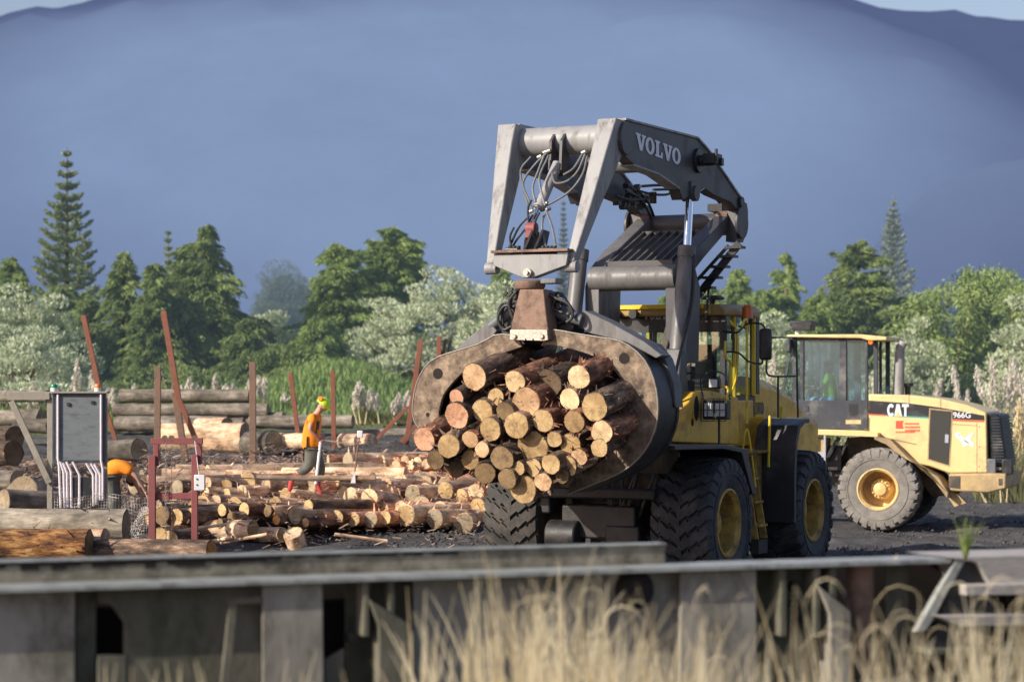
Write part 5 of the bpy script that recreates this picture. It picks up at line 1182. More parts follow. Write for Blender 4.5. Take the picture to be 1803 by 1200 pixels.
# rust-red hoist frame
YH = 36.6; rt = P(308, 975, YH)
def ph(x, y, d=0): return P(x, y, YH+d)-rt
HF = tag(empty('steel_frame', rt), 'narrow rust-red steel frame with a chain hanging from its top bar', 'frame')
for (x,y0,y1,w_) in ((268,802,990,.11),(343,800,950,.10),(275,776,820,.08),(351,776,816,.08)):
    D = MB(); D.bar(ph(x,y0,-.02 if y0>790 else .05), ph(x,y1,-.02 if y0>790 else .05), w_,w_); D.build('upright','redframe',HF,.006)
D = MB(); D.bar(ph(266,776,.05), ph(357,776,.05), .09,.10); D.build('top_bar','redframe',HF,.006)
D = MB(); D.bar(ph(272,874,.03), ph(340,872,.03), .08,.10); D.build('cross_bar','redframe',HF,.006)
D = MB()
for k in range(40):
    z0 = 782+k*4.8; c = ph(292,z0,-.05); h_ = .035
    D.tube([c+(Vector((math.cos(t_)*.016,0,math.sin(t_)*h_*.8)) if k%2 else Vector((0,math.cos(t_)*.016,math.sin(t_)*h_*.8))) for t_ in [2*math.pi*i/8 for i in range(9)]],.005,5,False)
D.build('chain','grapple_pale',HF)
D = MB(); D.tube([ph(302,782),ph(303,970)],.006,6); D.build('cable','mesh_wire',HF)
D = MB()
for x in (290,302,343): D.cyl(ph(x,771,.0),ph(x,771,.12),.05,n=14)
D.each('pulley','hanger',HF)
D = MB(); D.box(ph(352,849,-.1),(.17,.12,.25)); wb = D.build('switch_box','white_plastic',HF,.01)
D = MB(); 
for k in range(2): D.cyl(ph(347,843+k*10,-.17),ph(347,843+k*10,-.155),.014,n=10)
D.each('knob','black_paint',wb)
D = MB(); D.tube(spline([ph(343,776,-.03),ph(346,800,-.06),ph(350,835,-.08)]),.008,6); D.build('lead','conduit',HF)
st = MB(); st.tube([P(360,838,YH),P(470,843,YH+2),P(560,846,YH+3.6),P(624,851,YH+4.6)],.011,6); o = st.build('guide_line','grapple_pale'); tag(o,'thin pale line stretched over the logs from the white switch box to the right','line')
# marker pole at the end of the line
Ym = 41.4; rt = P(624, 853, Ym); MP = tag(empty('marker_pole', rt), 'thin pole with white box on top and white wedge foot standing among the logs', 'pole')
D = MB(); D.tube([P(622,850,Ym)-rt,P(630,786,Ym)-rt,P(633,770,Ym)-rt],.014,8); D.bar(P(624,781,Ym)-rt,P(636,777,Ym)-rt,.03); D.build('rod','hanger',MP)
D = MB(); D.box(P(634,764,Ym)-rt,(.10,.09,.13)); D.build('pole_box','white_plastic',MP,.01)
D = MB(); D.prism([P(617,850,Ym-.05)-rt,P(626,850,Ym-.05)-rt,P(625,828,Ym-.05)-rt],[P(617,850,Ym+.08)-rt,P(626,850,Ym+.08)-rt,P(625,828,Ym+.08)-rt]); D.build('foot_wedge','white_plastic',MP)

# wire netting
D = MB(); YN = 37.0
def net(x0,x1,y0,y1,nx_,ny_,Y,sag):
    for i in range(nx_+1):
        D.tube([P(x0+(x1-x0)*i/nx_+sag(i/nx_,j/ny_)*2, y0+(y1-y0)*j/ny_+sag(i/nx_,j/ny_)*6, Y+.05*math.sin(i+j)) for j in range(ny_+1)],.0042,4,False)
    for j in range(ny_+1):
        D.tube([P(x0+(x1-x0)*i/nx_+sag(i/nx_,j/ny_)*2, y0+(y1-y0)*j/ny_+sag(i/nx_,j/ny_)*6, Y+.05*math.sin(i+j)) for i in range(nx_+1)],.0042,4,False)
net(222,264,884,990,9,20,YN-.2,lambda a,b:math.sin(a*3+b*4)*.5)
o = D.build('wire_net','mesh_wire'); tag(o,'upright piece of pale wire netting beside the red frame','net')
D = MB(); net(96,264,872,898,34,5,YN+.2,lambda a,b:math.sin(a*9)*.7); o = D.build('wire_net','mesh_wire'); tag(o,'sagging strip of wire netting under the grey control board','net')
D = MB(); net(264,350,958,992,18,7,YN-.3,lambda a,b:math.sin(a*7)*.4); o = D.build('wire_net','mesh_wire'); tag(o,'low wire netting strung between the feet of the red frame','net')
D = MB(); 
for k in range(9): D.tube(spline([P(262-k*1.5,892,YN-.1),P(250-k*3,925+k*3,YN-.15),P(232+k*2,965,YN-.2)]),.004,4)
o = D.build('loose_wire','mesh_wire'); tag(o,'tangle of loose pale wires hanging left of the red frame','wire')

# rusty stakes
STK = [((147,555),(176,690),50.5,.11,'rust','tall rusty stake leaning right, leftmost behind the grey board',(176,688,206,782)),
 ((278,645),(277,775),50,.135,'rust_worn','short straight rusty stake just left of the tall crooked one',None),
 ((288,548),(314,700),50.5,.125,'rust','tallest crooked rusty stake leaning right near the red frame',(312,695,344,772)),
 ((308,690),(325,800),51.2,.15,'rust_worn','thick rusty stake crossing behind the tallest crooked one',None),
 ((445,637),(445,797),49.5,.14,'rust_worn','upright brown stake standing alone left of the walking worker',None),
 ((511,655),(528,790),53,.105,'rust','rusty stake leaning right just behind the walking worker',None),
 ((586,652),(588,782),53,.105,'rust','rusty upright stake right behind the worker helmet',None),
 ((741,598),(716,778),55,.12,'rust','rusty stake leaning left beside the left tong',None),
 ((773,593),(772,700),58,.11,'rust','rusty stake top showing just above the left tong',None),
 ((718,716),(656,780),54.6,.09,'rust','rusty brace slanting down left from the stake beside the tong',None),
 ((742,740),(706,778),54.8,.09,'rust','short rusty brace low beside the left tong',None)]
for a, b2, Y_, w_, mt, lab, ext in STK:
    A_p, B_p = P(*a, Y_), P(*b2, Y_); base = Vector((B_p.x, B_p.y, min(B_p.z, ground_z(B_p.x,B_p.y))))
    if ext: base = P(ext[0],ext[1],Y_)
    D = MB(); D.bar(A_p-base, B_p-base, w_, w_*.8, (0,1,0)); 
    if not ext and B_p.z > base.z: D.bar(B_p-base, Vector((B_p.x-A_p.x,0,0))*.1+Vector((0,0,-.1)), w_*.99, w_*.79, (0,1,0))
    if ext: D.bar(P(ext[0],ext[1],Y_)-base, P(ext[2],ext[3],Y_)-base, w_*.9, w_*.75,(0,1,0))
    o = D.build('rusty_stake', mt, None, .006, loc=base); tag(o, lab, 'stake', 'rusty stakes in the log yard')

# ================================================================== log piles
def c5(x, y): return (380+x/2.728, 560+y/2.728)
def axis(az, el=0): return Vector((-math.sin(R(az))*math.cos(R(el)), -math.cos(R(az))*math.cos(R(el)), -math.sin(R(el))))
G1, G2, G3, G4, G5 = 'logs in the front row of the yard pile','logs lying in the middle of the yard pile','logs in the back row of the yard pile','old logs stacked at the back of the yard','big old logs in front of the control board'
FR = [(500,962,38,'T','front row log with a fine-cracked tan end, first right of the dark gap'),(580,957,33,'T','front row log with a ragged tan end, second right of the dark gap'),(660,965,32,'T','front row log third right of the dark gap, end slightly sunk'),(742,965,36,'G','front row log with a greyish end in the middle of the row'),(812,957,32,'T','narrow front row log with splintered end right of the greyish one'),(912,945,46,'T','largest log of the front row, with clean tan end'),(1050,962,42,'G','front row log with a bark-rimmed greyish end, last but one on the right'),(1192,985,44,'G','pale bodied log ending the front row next to the loader tyre')]
for i, (x, y, r_, c_, lab) in enumerate(FR):
    Y_ = 40+(x-500)/1000; e = P(*c5(x,y), Y_)
    log('yard_log', e, axis(30 if i < 7 else 5, -1.5), 3.6, r_/2.728/4000*Y_*1.1, c_, 'bark_pale' if i != 1 else 'bark', 'l' if i > 4 else 'r', shards=14, label=lab, group=G1)
FR2 = [(445,900,31,'T',38,'dark log resting on top of the front row left end','bark'),(137,918,38,'T',42,'log with a straight-grained end lying above the left clutter','bark'),(30,920,30,'T',40,'log end low at the left edge of the pile beside the red frame','bark'),(75,957,28,'D',40,'small brown log end under the left clutter','bark'),(20,985,25,'D',38,'smallest brown log end right of the red frame','bark'),
 (178,1015,48,'T',-58,'thick pale log with a cracked tan end lying in front of the pile','bark_pale'),(268,925,25,'O',36,'orange-brown log end left of the front row','bark'),(322,1038,38,'G',-48,'pale fuzzy-barked log low in front of the pile','bark_pale'),(292,968,24,'O',34,'small orange log end above the fuzzy pale one','bark'),(432,980,22,'T',36,'small log end at the left edge of the dark gap','bark'),(380,950,40,'G',34,'grey log end behind the white fuzzy one','bark_pale'),
 (250,925,28,'D',44,'brown log pointing down left beside the straight-grained one','bark')]
for x, y, r_, c_, az, lab, bm in FR2:
    bm = 'bark_pale' if random.random() < .45 else bm
    Y_ = 39.7-(y-930)*.006; e = P(*c5(x,y), Y_); log('yard_log', e, axis(az, -2), 2.6 if az > 0 else 1.7, r_/2.728/4000*Y_, c_, bm, random.choice('nrl'), shards=12, label=lab, group=G1)
e = P(525,905,39.2); log('yard_log', P(515,938,39.0), axis(20,-55), .8, .17, 'W', 'bark_pale', 'l', label='short white fuzzy stub standing tilted in front of the pile', group=G1, shards=10)
# middle and left part of the pile
k = 0; placed = []
OR = ['first','second','third','fourth','fifth','sixth','seventh','eighth','ninth','tenth','eleventh','twelfth','thirteenth','fourteenth','fifteenth','sixteenth','seventeenth','eighteenth','nineteenth','twentieth']
def band(px0, px1, n_, Yb, lift, az0, azj, L_, r0, barkp, where, grp, cuts):
    for i in range(n_):
        px = px0+(px1-px0)*(i+.5)/n_+random.uniform(-9,9); Y_ = Yb+random.uniform(-.5,.5); r_ = r0*random.uniform(.8,1.25); X_ = (px-CX)/FP*Y_
        z_ = ground_z(X_, Y_)+r_+lift+random.uniform(-.02,.08); az = az0+random.uniform(-azj,azj)
        dz = ground_z(X_+math.sin(R(az))*L_, Y_+math.cos(R(az))*L_)-ground_z(X_,Y_); el = -math.degrees(math.atan2(dz, L_))+random.uniform(-2.5,2.5)
        log('yard_log', Vector((X_,Y_,z_)), axis(az, el), L_*random.uniform(.7,1.1), r_, random.choice(cuts), 'bark_pale' if random.random() < barkp else 'bark', random.choice('nnrld'), shards=8, label=f'{OR[i]} log from the left {where}', group=grp)
band(265,500,9,41.6,.05,36,14,2.4,.17,.85,'in the cluttered layer behind the red frame',G2,'TTGDW')
band(300,560,7,43.0,.18,50,18,2.8,.15,.8,'in the second layer left of the walking worker',G2,'TTGPW')
band(210,560,9,44.6,.05,62,25,2.9,.16,.85,'in the jumble under the tall stakes',G2,'TGGW')
band(230,540,10,46.3,.10,80,25,2.8,.15,.7,'in the pale jumble just below the stake feet',G2,'TGGW')
band(250,560,10,40.8,-.02,33,18,1.9,.165,.7,'lying half buried behind the red frame',G2,'TDGP')
band(300,600,8,43.6,.24,30,25,2.4,.14,.6,'on top of the jumble left of the walking worker',G2,'TPGW')
band(520,850,10,41.5,.03,32,8,2.6,.16,1,'lying just behind the front row',G2,'GTW')
band(560,860,9,44.6,.05,36,8,2.6,.17,1,'between the middle and the back row',G3,'GWP')
band(585,850,10,42.9,.14,33,6,3.2,.15,.95,'in the upper layer right of the worker',G2,'GTW')
e = P(650,874,41.3); log('yard_log', P(651,874,41.2), axis(10,-5), 2.2, .155,'Y','bark_pale','l',label='log with a bright yellowish cut end in the middle of the pile',group=G2)
e = log('yard_log', P(452,840,41.6), axis(95,0), 2.2,.05,'W','bark_pale','d',label='thin dark pole lying across the pile left of the worker boots',group=G2)
BR = [(540,752,34,'G'),(600,768,28,'D'),(755,770,42,'W'),(895,764,33,'Y'),(965,765,30,'G'),(1038,764,32,'T'),(935,706,24,'Y'),(865,708,27,'P'),(815,745,30,'P'),(1010,700,26,'W'),(690,760,34,'G')]
for i, (x, y, r_, c_) in enumerate(BR):
    e = P(*c5(x,y), 46.2 if y > 730 else 46.8); log('yard_log', e, axis(38+random.uniform(-8,8),-5), 3.4, r_/2.728/4000*46.2, c_, 'bark_pale', 'r' if i%2 else 'l', shards=16, label={0:'greyish back row log right behind the worker knee',1:'brown back row log with a shaded end right of the worker',2:'whitish rough log end in the middle of the back row',3:'bright cream back row log end, lower of two cream ones',4:'grey back row log between the cream and tan ends',5:'tan back row log end nearest the load',6:'small cream log end on top of the back row',7:'small peach log end on top of the back row, left of the cream one',8:'orange-peach back row log beside the marker pole',9:'pale log on top of the back row nearest the load',10:'flat grey back row log end beside the whitish one'}[i], group=G3)
band(575,760,9,47.3,.18,60,20,2.6,.15,.9,'in the pale top layer of the back row',G3,'WGY')
# old grey stacks behind
def hlog(x0, x1, y, r_px, Y_, lab, bm='bark_grey', bt='n', c_='G', tilt=0, grp=G4, side=1):
    r_ = r_px/4000*Y_; a, b2 = P(x0,y,Y_+.3), P(x1,y+tilt,Y_-.3)
    if side < 0: a, b2 = b2, a
    log('old_log', b2, (b2-a), (b2-a).length, r_, c_, bm, bt, label=lab, group=grp, rough=.08)
hlog(212,440,697,13,62,'upper grey log of the old stack behind the short stake',side=-1)
hlog(200,472,722,12,61,'second grey log of the old stack, longer than the top one')
hlog(205,400,745,14,60,'grey log under the old stack, behind the red frame',side=-1)
hlog(228,430,747,13,59,'grey log with a round pale end sticking out behind the short stake',side=-1)
hlog(440,622,742,12,60,'long dark grey log running behind the walking worker')
hlog(385,500,738,13,61,'grey log in the old stack left of the leaning stake',side=-1)
hlog(288,432,769,26,54,'big pale log with a grey round end behind the red frame',bm='bark_pale',bt='l')
hlog(350,400,750,15,56,'smooth pale stump lying on the big pale log',bm='bark_pale',bt='l')
hlog(435,482,780,22,53,'dark rounded log end right of the lone upright stake',bm='bark_grey',bt='d')
hlog(478,540,776,15,53,'pale short log just left of the walking worker',bm='bark_pale',bt='l',side=-1)
hlog(602,655,776,14,53.5,'tan short log behind the calliper',bm='bark_pale',bt='n',side=-1)
hlog(640,770,762,9,60,'thin grey log lying on the grass edge beside the load',side=-1)
hlog(0,85,697,11,60,'thin grey log seen through the timber brace')
hlog(-40,72,735,15,56,'thick grey log behind the timber brace')
hlog(30,90,750,14,55,'weathered stub behind the timber brace',bt='d')
hlog(190,245,792,20,50,'dark knotty log just right of the grey board',bm='bark_grey',bt='d')
hlog(-30,26,770,22,48,'black charred log at the left edge of the picture',bm='bark',bt='d',c_='X')
hlog(-30,24,798,22,46,'lower black log at the left edge of the picture',bm='bark',bt='d',c_='X')
hlog(-60,30,845,18,43,'grey slab log low at the left edge of the picture',bm='bark_grey')
log('old_log', P(38,868,40.2), axis(14,-11), 2.9, .30,'G','bark_grey','g',label='fat weathered log pointing at the camera left of the timber post',group=G5)
log('old_log', P(74,885,39.6), axis(12,-4), 2.0, .17,'P','bark_pale','n',label='log with a peach cut end beside the timber post foot',group=G5)
log('old_log', P(8,880,39), axis(50,-4), 2.2, .2,'G','bark_grey','n',label='grey log low in the left corner behind the rotten one',group=G5)
# big old logs close to the girder
def nlog(x0,y0,x1,y1,r_,Y_,lab,bm,bt,c_):
    a, b2 = P(x0,y0,Y_+.1), P(x1,y1,Y_-.1); log('old_log', b2, (b2-a), (b2-a).length, r_, c_, bm, bt, label=lab, group=G5, rough=.10, n=28, shards=20)
nlog(-60,922,222,925,.27,35.5,'smooth grey old log with a flat end, upper one in front of the board','bark_grey','l','G')
nlog(-60,962,158,962,.28,34.6,'crumbling rotten orange-brown log in the lower left corner','rotten','n','D')
nlog(60,962,186,958,.24,35.0,'split pale slab behind the rotten log','bark_pale','n','W')
nlog(130,965,225,965,.22,35.6,'rotten grey-brown block under the smooth grey log','rotten','d','D')
nlog(-60,1010,240,1010,.26,35.6,'old log hidden low behind the girder','bark_grey','d','G')
log('old_log', P(372,972,34.2), axis(-72,0), 2.6,.19,'O','bark','n',label='log with a bright orange slanting cut end just above the girder',group=G5)
log('old_log', P(300,948,38.6), axis(25,0), 1.8,.15,'T','bark','n',label='tan log end seen through the red frame, lower right',group=G1)
log('old_log', P(283,945,38.7), axis(20,0), 1.8,.17,'T','bark','r',label='tan log end seen through the red frame, lower left',group=G1)
log('old_log', P(310,910,39.4), axis(32,0), 2.2,.16,'T','bark','n',label='tan log end in the middle of the red frame opening',group=G1)
log('old_log', P(285,908,39.4), axis(28,0), 2.2,.16,'D','bark','n',label='brown log end beside the chain of the red frame',group=G1)
log('old_log', P(338,908,39.5), axis(38,0), 2.2,.15,'T','bark','n',label='log end behind the right upright of the red frame',group=G1)
for i,(x,y,a_) in enumerate(((410,945,-60),(590,940,75),(470,940,-80),(340,930,50))):
    log('broken_branch', P(x,y,38.6), axis(a_,random.uniform(-12,5)), random.uniform(.6,1.0),.03,'W','bark_pale','l',label=['broken pale branch low in front of the thick pale log','broken branch on dark earth under the front row','broken pole lying flat just above the girder','crooked grey branch leaning beside the red frame'][i],n=8)
vs = []; fs = []
for i in range(4000):
    Y_ = random.uniform(39,66) if i%4 else random.uniform(38,42); px = random.uniform(1380,1850) if i%3 else random.uniform(560,860); X_ = (px-CX)/FP*Y_; r_ = random.uniform(.012,.04)*(1+.9*(random.random() < .05)); c = Vector((X_,Y_,ground_z(X_,Y_)+r_*.2))
    o = len(vs); vs += [c+Vector((r_*random.uniform(.7,1.3)*a,r_*random.uniform(.7,1.3)*b2,r_*random.uniform(.6,1.1)*cz)) for a,b2,cz in ((1,0,0),(-1,0,0),(0,1,0),(0,-1,0),(0,0,1),(0,0,-1))]
    fs += [(o+a,o+b2,o+cz) for a,b2,cz in ((0,2,4),(2,1,4),(1,3,4),(3,0,4),(2,0,5),(1,2,5),(3,1,5),(0,3,5))]
M['clod'] = surf('dark_clods',(.045,.043,.045),(.12,.113,.11),3,.95,0,.4,30)
tag(npmesh('earth_clods',[tuple(v) for v in vs],fs,'clod'),'dark earth clods and gravel scattered on the yard ground','gravel',kind='stuff')
# scraps of bark and splinters all over the yard
vs = []; 
for i in range(16000):
    px = random.uniform(0,860); Y_ = random.uniform(41.0 if random.random() < .8 else 38.4,51); X_ = (px-CX)/FP*Y_
    z = ground_z(X_,Y_)+random.uniform(0,.12)+(.30 if random.random() < .5 and px > 250 else 0)*random.random()*1.3
    a = random.random()*6.28; l_ = random.uniform(.02,.09); w_ = l_*random.uniform(.15,.35); t = random.uniform(-.5,.5)
    d = Vector((math.cos(a),math.sin(a),t))*l_; s_ = Vector((-math.sin(a),math.cos(a),random.uniform(-.5,.5)))*w_; p = Vector((X_,Y_,z))
    vs += [p-d-s_,p+d-s_,p+d+s_,p-d+s_]
q = np.arange(len(vs)).reshape(-1,4)
m = foliage('bark_scrap',(.12,.075,.055),(.70,.50,.36)); M['scrap'] = m
tag(npmesh('bark_litter',[tuple(v) for v in vs],q,'scrap'),'scattered bark and wood splinters covering the log yard','bark litter',kind='stuff')
# dark earth heap behind the worker
def heap(cx0,cy0,rx,ry,h,name,lab,mat_):
    n = 46; V = []; z0 = ground_z(cx0,cy0)-.15
    for i in range(n+1):
        for j in range(n+1):
            x = (i/n*2-1); y = (j/n*2-1); r_ = math.hypot(x,y); p = Vector((x*rx,y*ry,0)); k = max(0,1-r_**1.6)
            V.append((p.x,p.y,h*k+(.10*mnoise.noise(p*2.3)+.06*mnoise.noise(p*6))*min(1,k*4)+ (ground_z(cx0+p.x,cy0+p.y)-z0-.3)))
    o = npmesh(name, V, [(i*(n+1)+j,(i+1)*(n+1)+j,(i+1)*(n+1)+j+1,i*(n+1)+j+1) for i in range(n) for j in range(n)], mat_, smooth=True); o.location = (cx0,cy0,z0)
    if lab: tag(o, lab, 'heap')
    return o
M['mulch'] = surf('dark_mulch',(.035,.032,.032),(.10,.09,.085),6,.95,0,1.0,14,dirt=(.2,.15,.1),damt=.2,dscale=8,bdist=.08)
p = P(680,790,50.5); heap(p.x,p.y,3.2,2.0,.75,'mulch_heap','dark mulch heap behind the marker pole and the load','mulch')
p = P(560,795,51); heap(p.x,p.y,1.7,1.4,.38,'mulch_heap','low dark mulch heap just behind the walking worker','mulch')
p = P(700,925,38.0); heap(p.x,p.y,2.4,.7,.30,'mulch_heap','strip of grey earth and chips under the front row of logs','mulch')

# ================================================================== vegetation
def leafquads(C, D, Lh, Wh, jit=.5):
    """C centres, D main directions (N,3), half length, half width -> verts"""
    n = len(C); D = D+rng.normal(0, jit, (n,3)); D /= np.linalg.norm(D, axis=1, keepdims=True)+1e-9
    S = np.cross(D, rng.normal(0,1,(n,3))); S /= np.linalg.norm(S, axis=1, keepdims=True)+1e-9
    Lh = np.broadcast_to(np.asarray(Lh, float), (n,))[:,None]; Wh = np.broadcast_to(np.asarray(Wh, float), (n,))[:,None]
    v = np.stack([C-D*Lh*.9, C+S*Wh, C+D*Lh, C-S*Wh], 1); return v.reshape(-1,3)
def leafobj(name, V, mat, parent): return npmesh(name, V, np.arange(len(V)).reshape(-1,4), mat, parent)
def finish(root_name, base, label, cat, group, trunkmb, V, mat, crown='crown'):
    r_ = tag(empty(root_name, base), label, cat, group)
    trunkmb.build('trunk', 'trunk', r_); leafobj(crown, V, mat, r_); return r_
def norfolk(px, ytop, hw, Y_, label, mat='fol_norfolk', open_=.5, dens=1.0):
    t = P(px, ytop, Y_); z0 = ground_z(t.x, t.y); h = t.z-z0; W_ = hw/FP*Y_; T = MB(); T.tube([(0,0,-.2),(0,0,h*.5),(0,0,h)], [.16*h/10,.09*h/10,.015], 8)
    Vs = []; z = h*.12; 
    while z < h*.985:
        f = z/h; L_ = W_*(1-f)**.9*(1.0 if f > .3 else .8+.6*f); nb = random.choice((6,7,8)) if f < .85 else 5; a0 = random.random()*6
        for b_ in range(nb):
            a = a0+b_*2*math.pi/nb+random.uniform(-.2,.2); l_ = L_*random.uniform(.75,1.15); n = int((40+90*l_)*dens)
            tt = rng.uniform(.05,1,n)**.8; rise = .10+.10*f
            dx, dy = math.cos(a), math.sin(a)
            wsp = .10+.16*l_*np.sin(np.clip(tt,0,1)*math.pi*.85)
            C = np.stack([dx*l_*tt, dy*l_*tt, z+l_*(rise*tt+.20*tt**3-.08*np.sin(tt*math.pi))], 1)
            lat = rng.normal(0,1,n)*wsp*.6; C[:,0] += -dy*lat; C[:,1] += dx*lat; C[:,2] += rng.normal(0,.03,n)+np.abs(lat)*.12
            D = np.tile([dx,dy,.45],(n,1)); Vs.append(leafquads(C, D, rng.uniform(.05,.13,n), rng.uniform(.02,.045,n), .45))
            T.tube([(0,0,z),(dx*l_*.6,dy*l_*.6,z+l_*rise*.6)],[.025,.01],4,False)
        z += h*(.040+.016*f)*open_*1.7*random.uniform(.85,1.15)
    return finish('norfolk_pine', (t.x,t.y,z0), label, 'tree', 'tall tiered pines', T, np.concatenate(Vs), mat)
def conifer(px, ytop, hw, Y_, label, mat='fol_dark', tops=1, dens=1.0, lean=0, leaf=.125, group='dense conifers behind the yard', droop=.55):
    t = P(px, ytop, Y_); z0 = ground_z(t.x, t.y); h = t.z-z0; W_ = hw/FP*Y_; T = MB(); Vs = []
    T.tube([(0,0,-.2),(lean*.3,0,h*.5),(lean,0,h)],[.28*h/10,.15*h/10,.02],8)
    sd = random.random()*99; tp = [(lean,0,h,1.0)]+[(lean+random.uniform(-.45,.45)*W_, random.uniform(-.4,.4)*W_, h*random.uniform(.72,.92), .6) for _ in range(tops-1)]
    for (tx,ty,th,sc_) in tp:
        nb = int(230*sc_*dens)
        for b_ in range(nb):
            f = random.random()**1.05; z = th*(.05+.93*f); a = random.random()*6.283
            env = (1-f)**.62*(.70+.75*mnoise.noise(Vector((math.cos(a)*1.3+sd, math.sin(a)*1.3, f*5)))+.65*mnoise.noise(Vector((a*3+sd, f*17, 2))))*random.uniform(.75,1.25)
            l_ = max(.25, W_*env*1.22*sc_+.15); n = int(34+62*l_)
            tt = rng.uniform(.15,1,n)**.7; dx, dy = math.cos(a), math.sin(a); cx_, cy_ = tx*f, ty*f
            up = random.uniform(.2,.75); C = np.stack([cx_+dx*l_*tt, cy_+dy*l_*tt, z+l_*(up*tt-droop*tt**2.2)], 1)
            lat = rng.normal(0,.05+.065*l_,n)*np.sin(tt*2.6); C[:,0] += -dy*lat; C[:,1] += dx*lat; C[:,2] -= np.abs(lat)*.5+rng.exponential(.10,n)*droop
            D = np.tile([dx*.8,dy*.8,-droop*.9],(n,1)); Vs.append(leafquads(C, D, rng.uniform(.6,1.7,n)*leaf, rng.uniform(.14,.32,n)*leaf, .32))
    return finish('conifer', (t.x,t.y,z0), label, 'tree', group, T, np.concatenate(Vs), mat)
def bush(px, ytop, hw, Y_, label, mat='fol_silver', dens=1.0, flat=.5, clump=.5, group='silvery green shrubs behind the yard'):
    t = P(px, ytop, Y_); z0 = ground_z(t.x, t.y); h = t.z-z0; W_ = hw/FP*Y_; T = MB(); Vs = []; sd = random.random()*50
    nc = int(70*dens*(W_*h/8+1))
    for c_ in range(nc):
        a = random.random()*6.283; ph_ = math.asin(random.uniform(-.1,1)); rr = random.uniform(.62,1.0)*(1+.22*mnoise.noise(Vector((math.cos(a)*1.6+sd, math.sin(a)*1.6, ph_*2))))
        c = Vector((W_*rr*math.cos(a)*math.cos(ph_), W_*.8*rr*math.sin(a)*math.cos(ph_), h*(.12+.85*rr*math.sin(ph_)*.98))); 
        if c.z < .15: c.z = random.uniform(.1,.5)
        s_ = clump*random.uniform(.6,1.3); n = int(150*s_/.5)
        q = rng.normal(0,1,(n,3)); q /= np.linalg.norm(q,axis=1,keepdims=True); q *= rng.uniform(.4,1,(n,1))**.5
        C = np.array(c)+q*np.array([s_,s_,s_*flat])
        D = q*np.array([.8,.8,.5])+np.array([0,0,.75]); Vs.append(leafquads(C, D, rng.uniform(.05,.11,n), rng.uniform(.02,.04,n), .35))
        if c_%5 == 0: T.tube(spline([(0,0,0),tuple(c*.5+Vector((0,0,-h*.06))),tuple(c*.96)],3),[.09,.07,.06,.05,.04,.03,.02],5,False)
    return finish('shrub', (t.x,t.y,z0), label, 'shrub', group, T, np.concatenate(Vs), mat)
def feather(px, ytop, hw, Y_, label, mat='fol_bamboo', stems=26, group='feathery trees on the right'):
    t = P(px, ytop, Y_); z0 = ground_z(t.x, t.y); h = t.z-z0; W_ = hw/FP*Y_; T = MB(); Vs = []
    for s_ in range(stems):
        a = random.random()*6.283; r0 = random.random()**.6*W_*.55; bx, by = r0*math.cos(a), r0*math.sin(a)*.7; hh = h*random.uniform(.55,1.02); ln = random.uniform(.1,.5)*W_
        pts = [Vector((bx*.6,by*.6,0)),Vector((bx,by,hh*.5)),Vector((bx+ln*math.cos(a)*.6,by+ln*math.sin(a)*.6,hh*.92)),Vector((bx+ln*math.cos(a)*1.2,by+ln*math.sin(a)*1.2,hh*.98)),]
        sp = spline(pts,6); T.tube(sp,[.05*(1-i/len(sp))+.012 for i in range(len(sp))],5,False)
        ar = np.array([tuple(p) for p in sp]); n = 620; k = rng.uniform(.22,1,n)*(len(sp)-1); i0 = k.astype(int).clip(0,len(sp)-2); fr = (k-i0)[:,None]
        C = ar[i0]*(1-fr)+ar[i0+1]*fr; off = rng.normal(0,1,(n,3))*np.array([.27,.27,.14]); C = C+off; C[:,2] -= np.abs(off[:,0])*.35+rng.exponential(.10,n)
        D = off*np.array([1,1,0])*1.4+np.array([0,0,-.55]); Vs.append(leafquads(C, D, rng.uniform(.07,.16,n), rng.uniform(.018,.036,n), .35))
    return finish('feathery_tree', (t.x,t.y,z0), label, 'tree', group, T, np.concatenate(Vs), mat)

norfolk(118, 258, 104, 92, 'tallest tiered pine with a bare-spaced top at the far left', dens=1.5)
norfolk(296, 402, 26, 104, 'small tiered pine top poking up between the left conifers')
norfolk(1573, 343, 84, 104, 'pale tiered pine standing above the trees on the right', mat='fol_pale', open_=.30, dens=.9)
norfolk(992, 345, 24, 150, 'faint pale hazy tree seen through the loader boom legs', mat='fol_far', open_=.3)
conifer(365, 393, 112, 88, 'broadest dark conifer with drooping sprays left of centre', tops=3, dens=1.5)
conifer(218, 442, 62, 86, 'slim dark conifer with a thin tip behind the leftmost stake', tops=1, dens=1.0)
conifer(272, 462, 60, 84, 'short dark conifer between two taller ones on the left', tops=2)
conifer(160, 520, 70, 87, 'dark conifer low behind the tallest tiered pine', tops=2)
conifer(20, 448, 70, 95, 'dark green conifer cut by the left picture edge', tops=2, mat='fol_mid')
conifer(438, 560, 62, 84, 'low dark conifer at the right foot of the broadest one', tops=2)
conifer(672, 396, 96, 92, 'bright conifer with sideways reaching branches left of the boom', mat='fol_mid', tops=3, lean=.5, dens=1.4, droop=.35)
conifer(596, 428, 82, 90, 'bright green conifer with ragged left side, above the walking worker', mat='fol_mid', tops=3, dens=1.3, droop=.4)
conifer(560, 560, 52, 84, 'round light green conifer low above the grassy bank', mat='fol_mid', tops=2, dens=.9)
conifer(880, 468, 70, 96, 'green conifer behind the left boom leg', mat='fol_mid', tops=2)
conifer(1300, 470, 70, 98, 'green tree just right of the raised arm pivot', mat='fol_mid', tops=2)
conifer(1384, 440, 56, 100, 'green tree with a thin hazy tip behind the mirror', mat='fol_mid', tops=2)
conifer(1512, 420, 120, 90, 'dark spreading conifer above the second cab', mat='fol_dark', tops=3, dens=1.5, droop=.3)
conifer(1440, 512, 70, 88, 'low green conifer just left above the second cab', mat='fol_mid', tops=2)
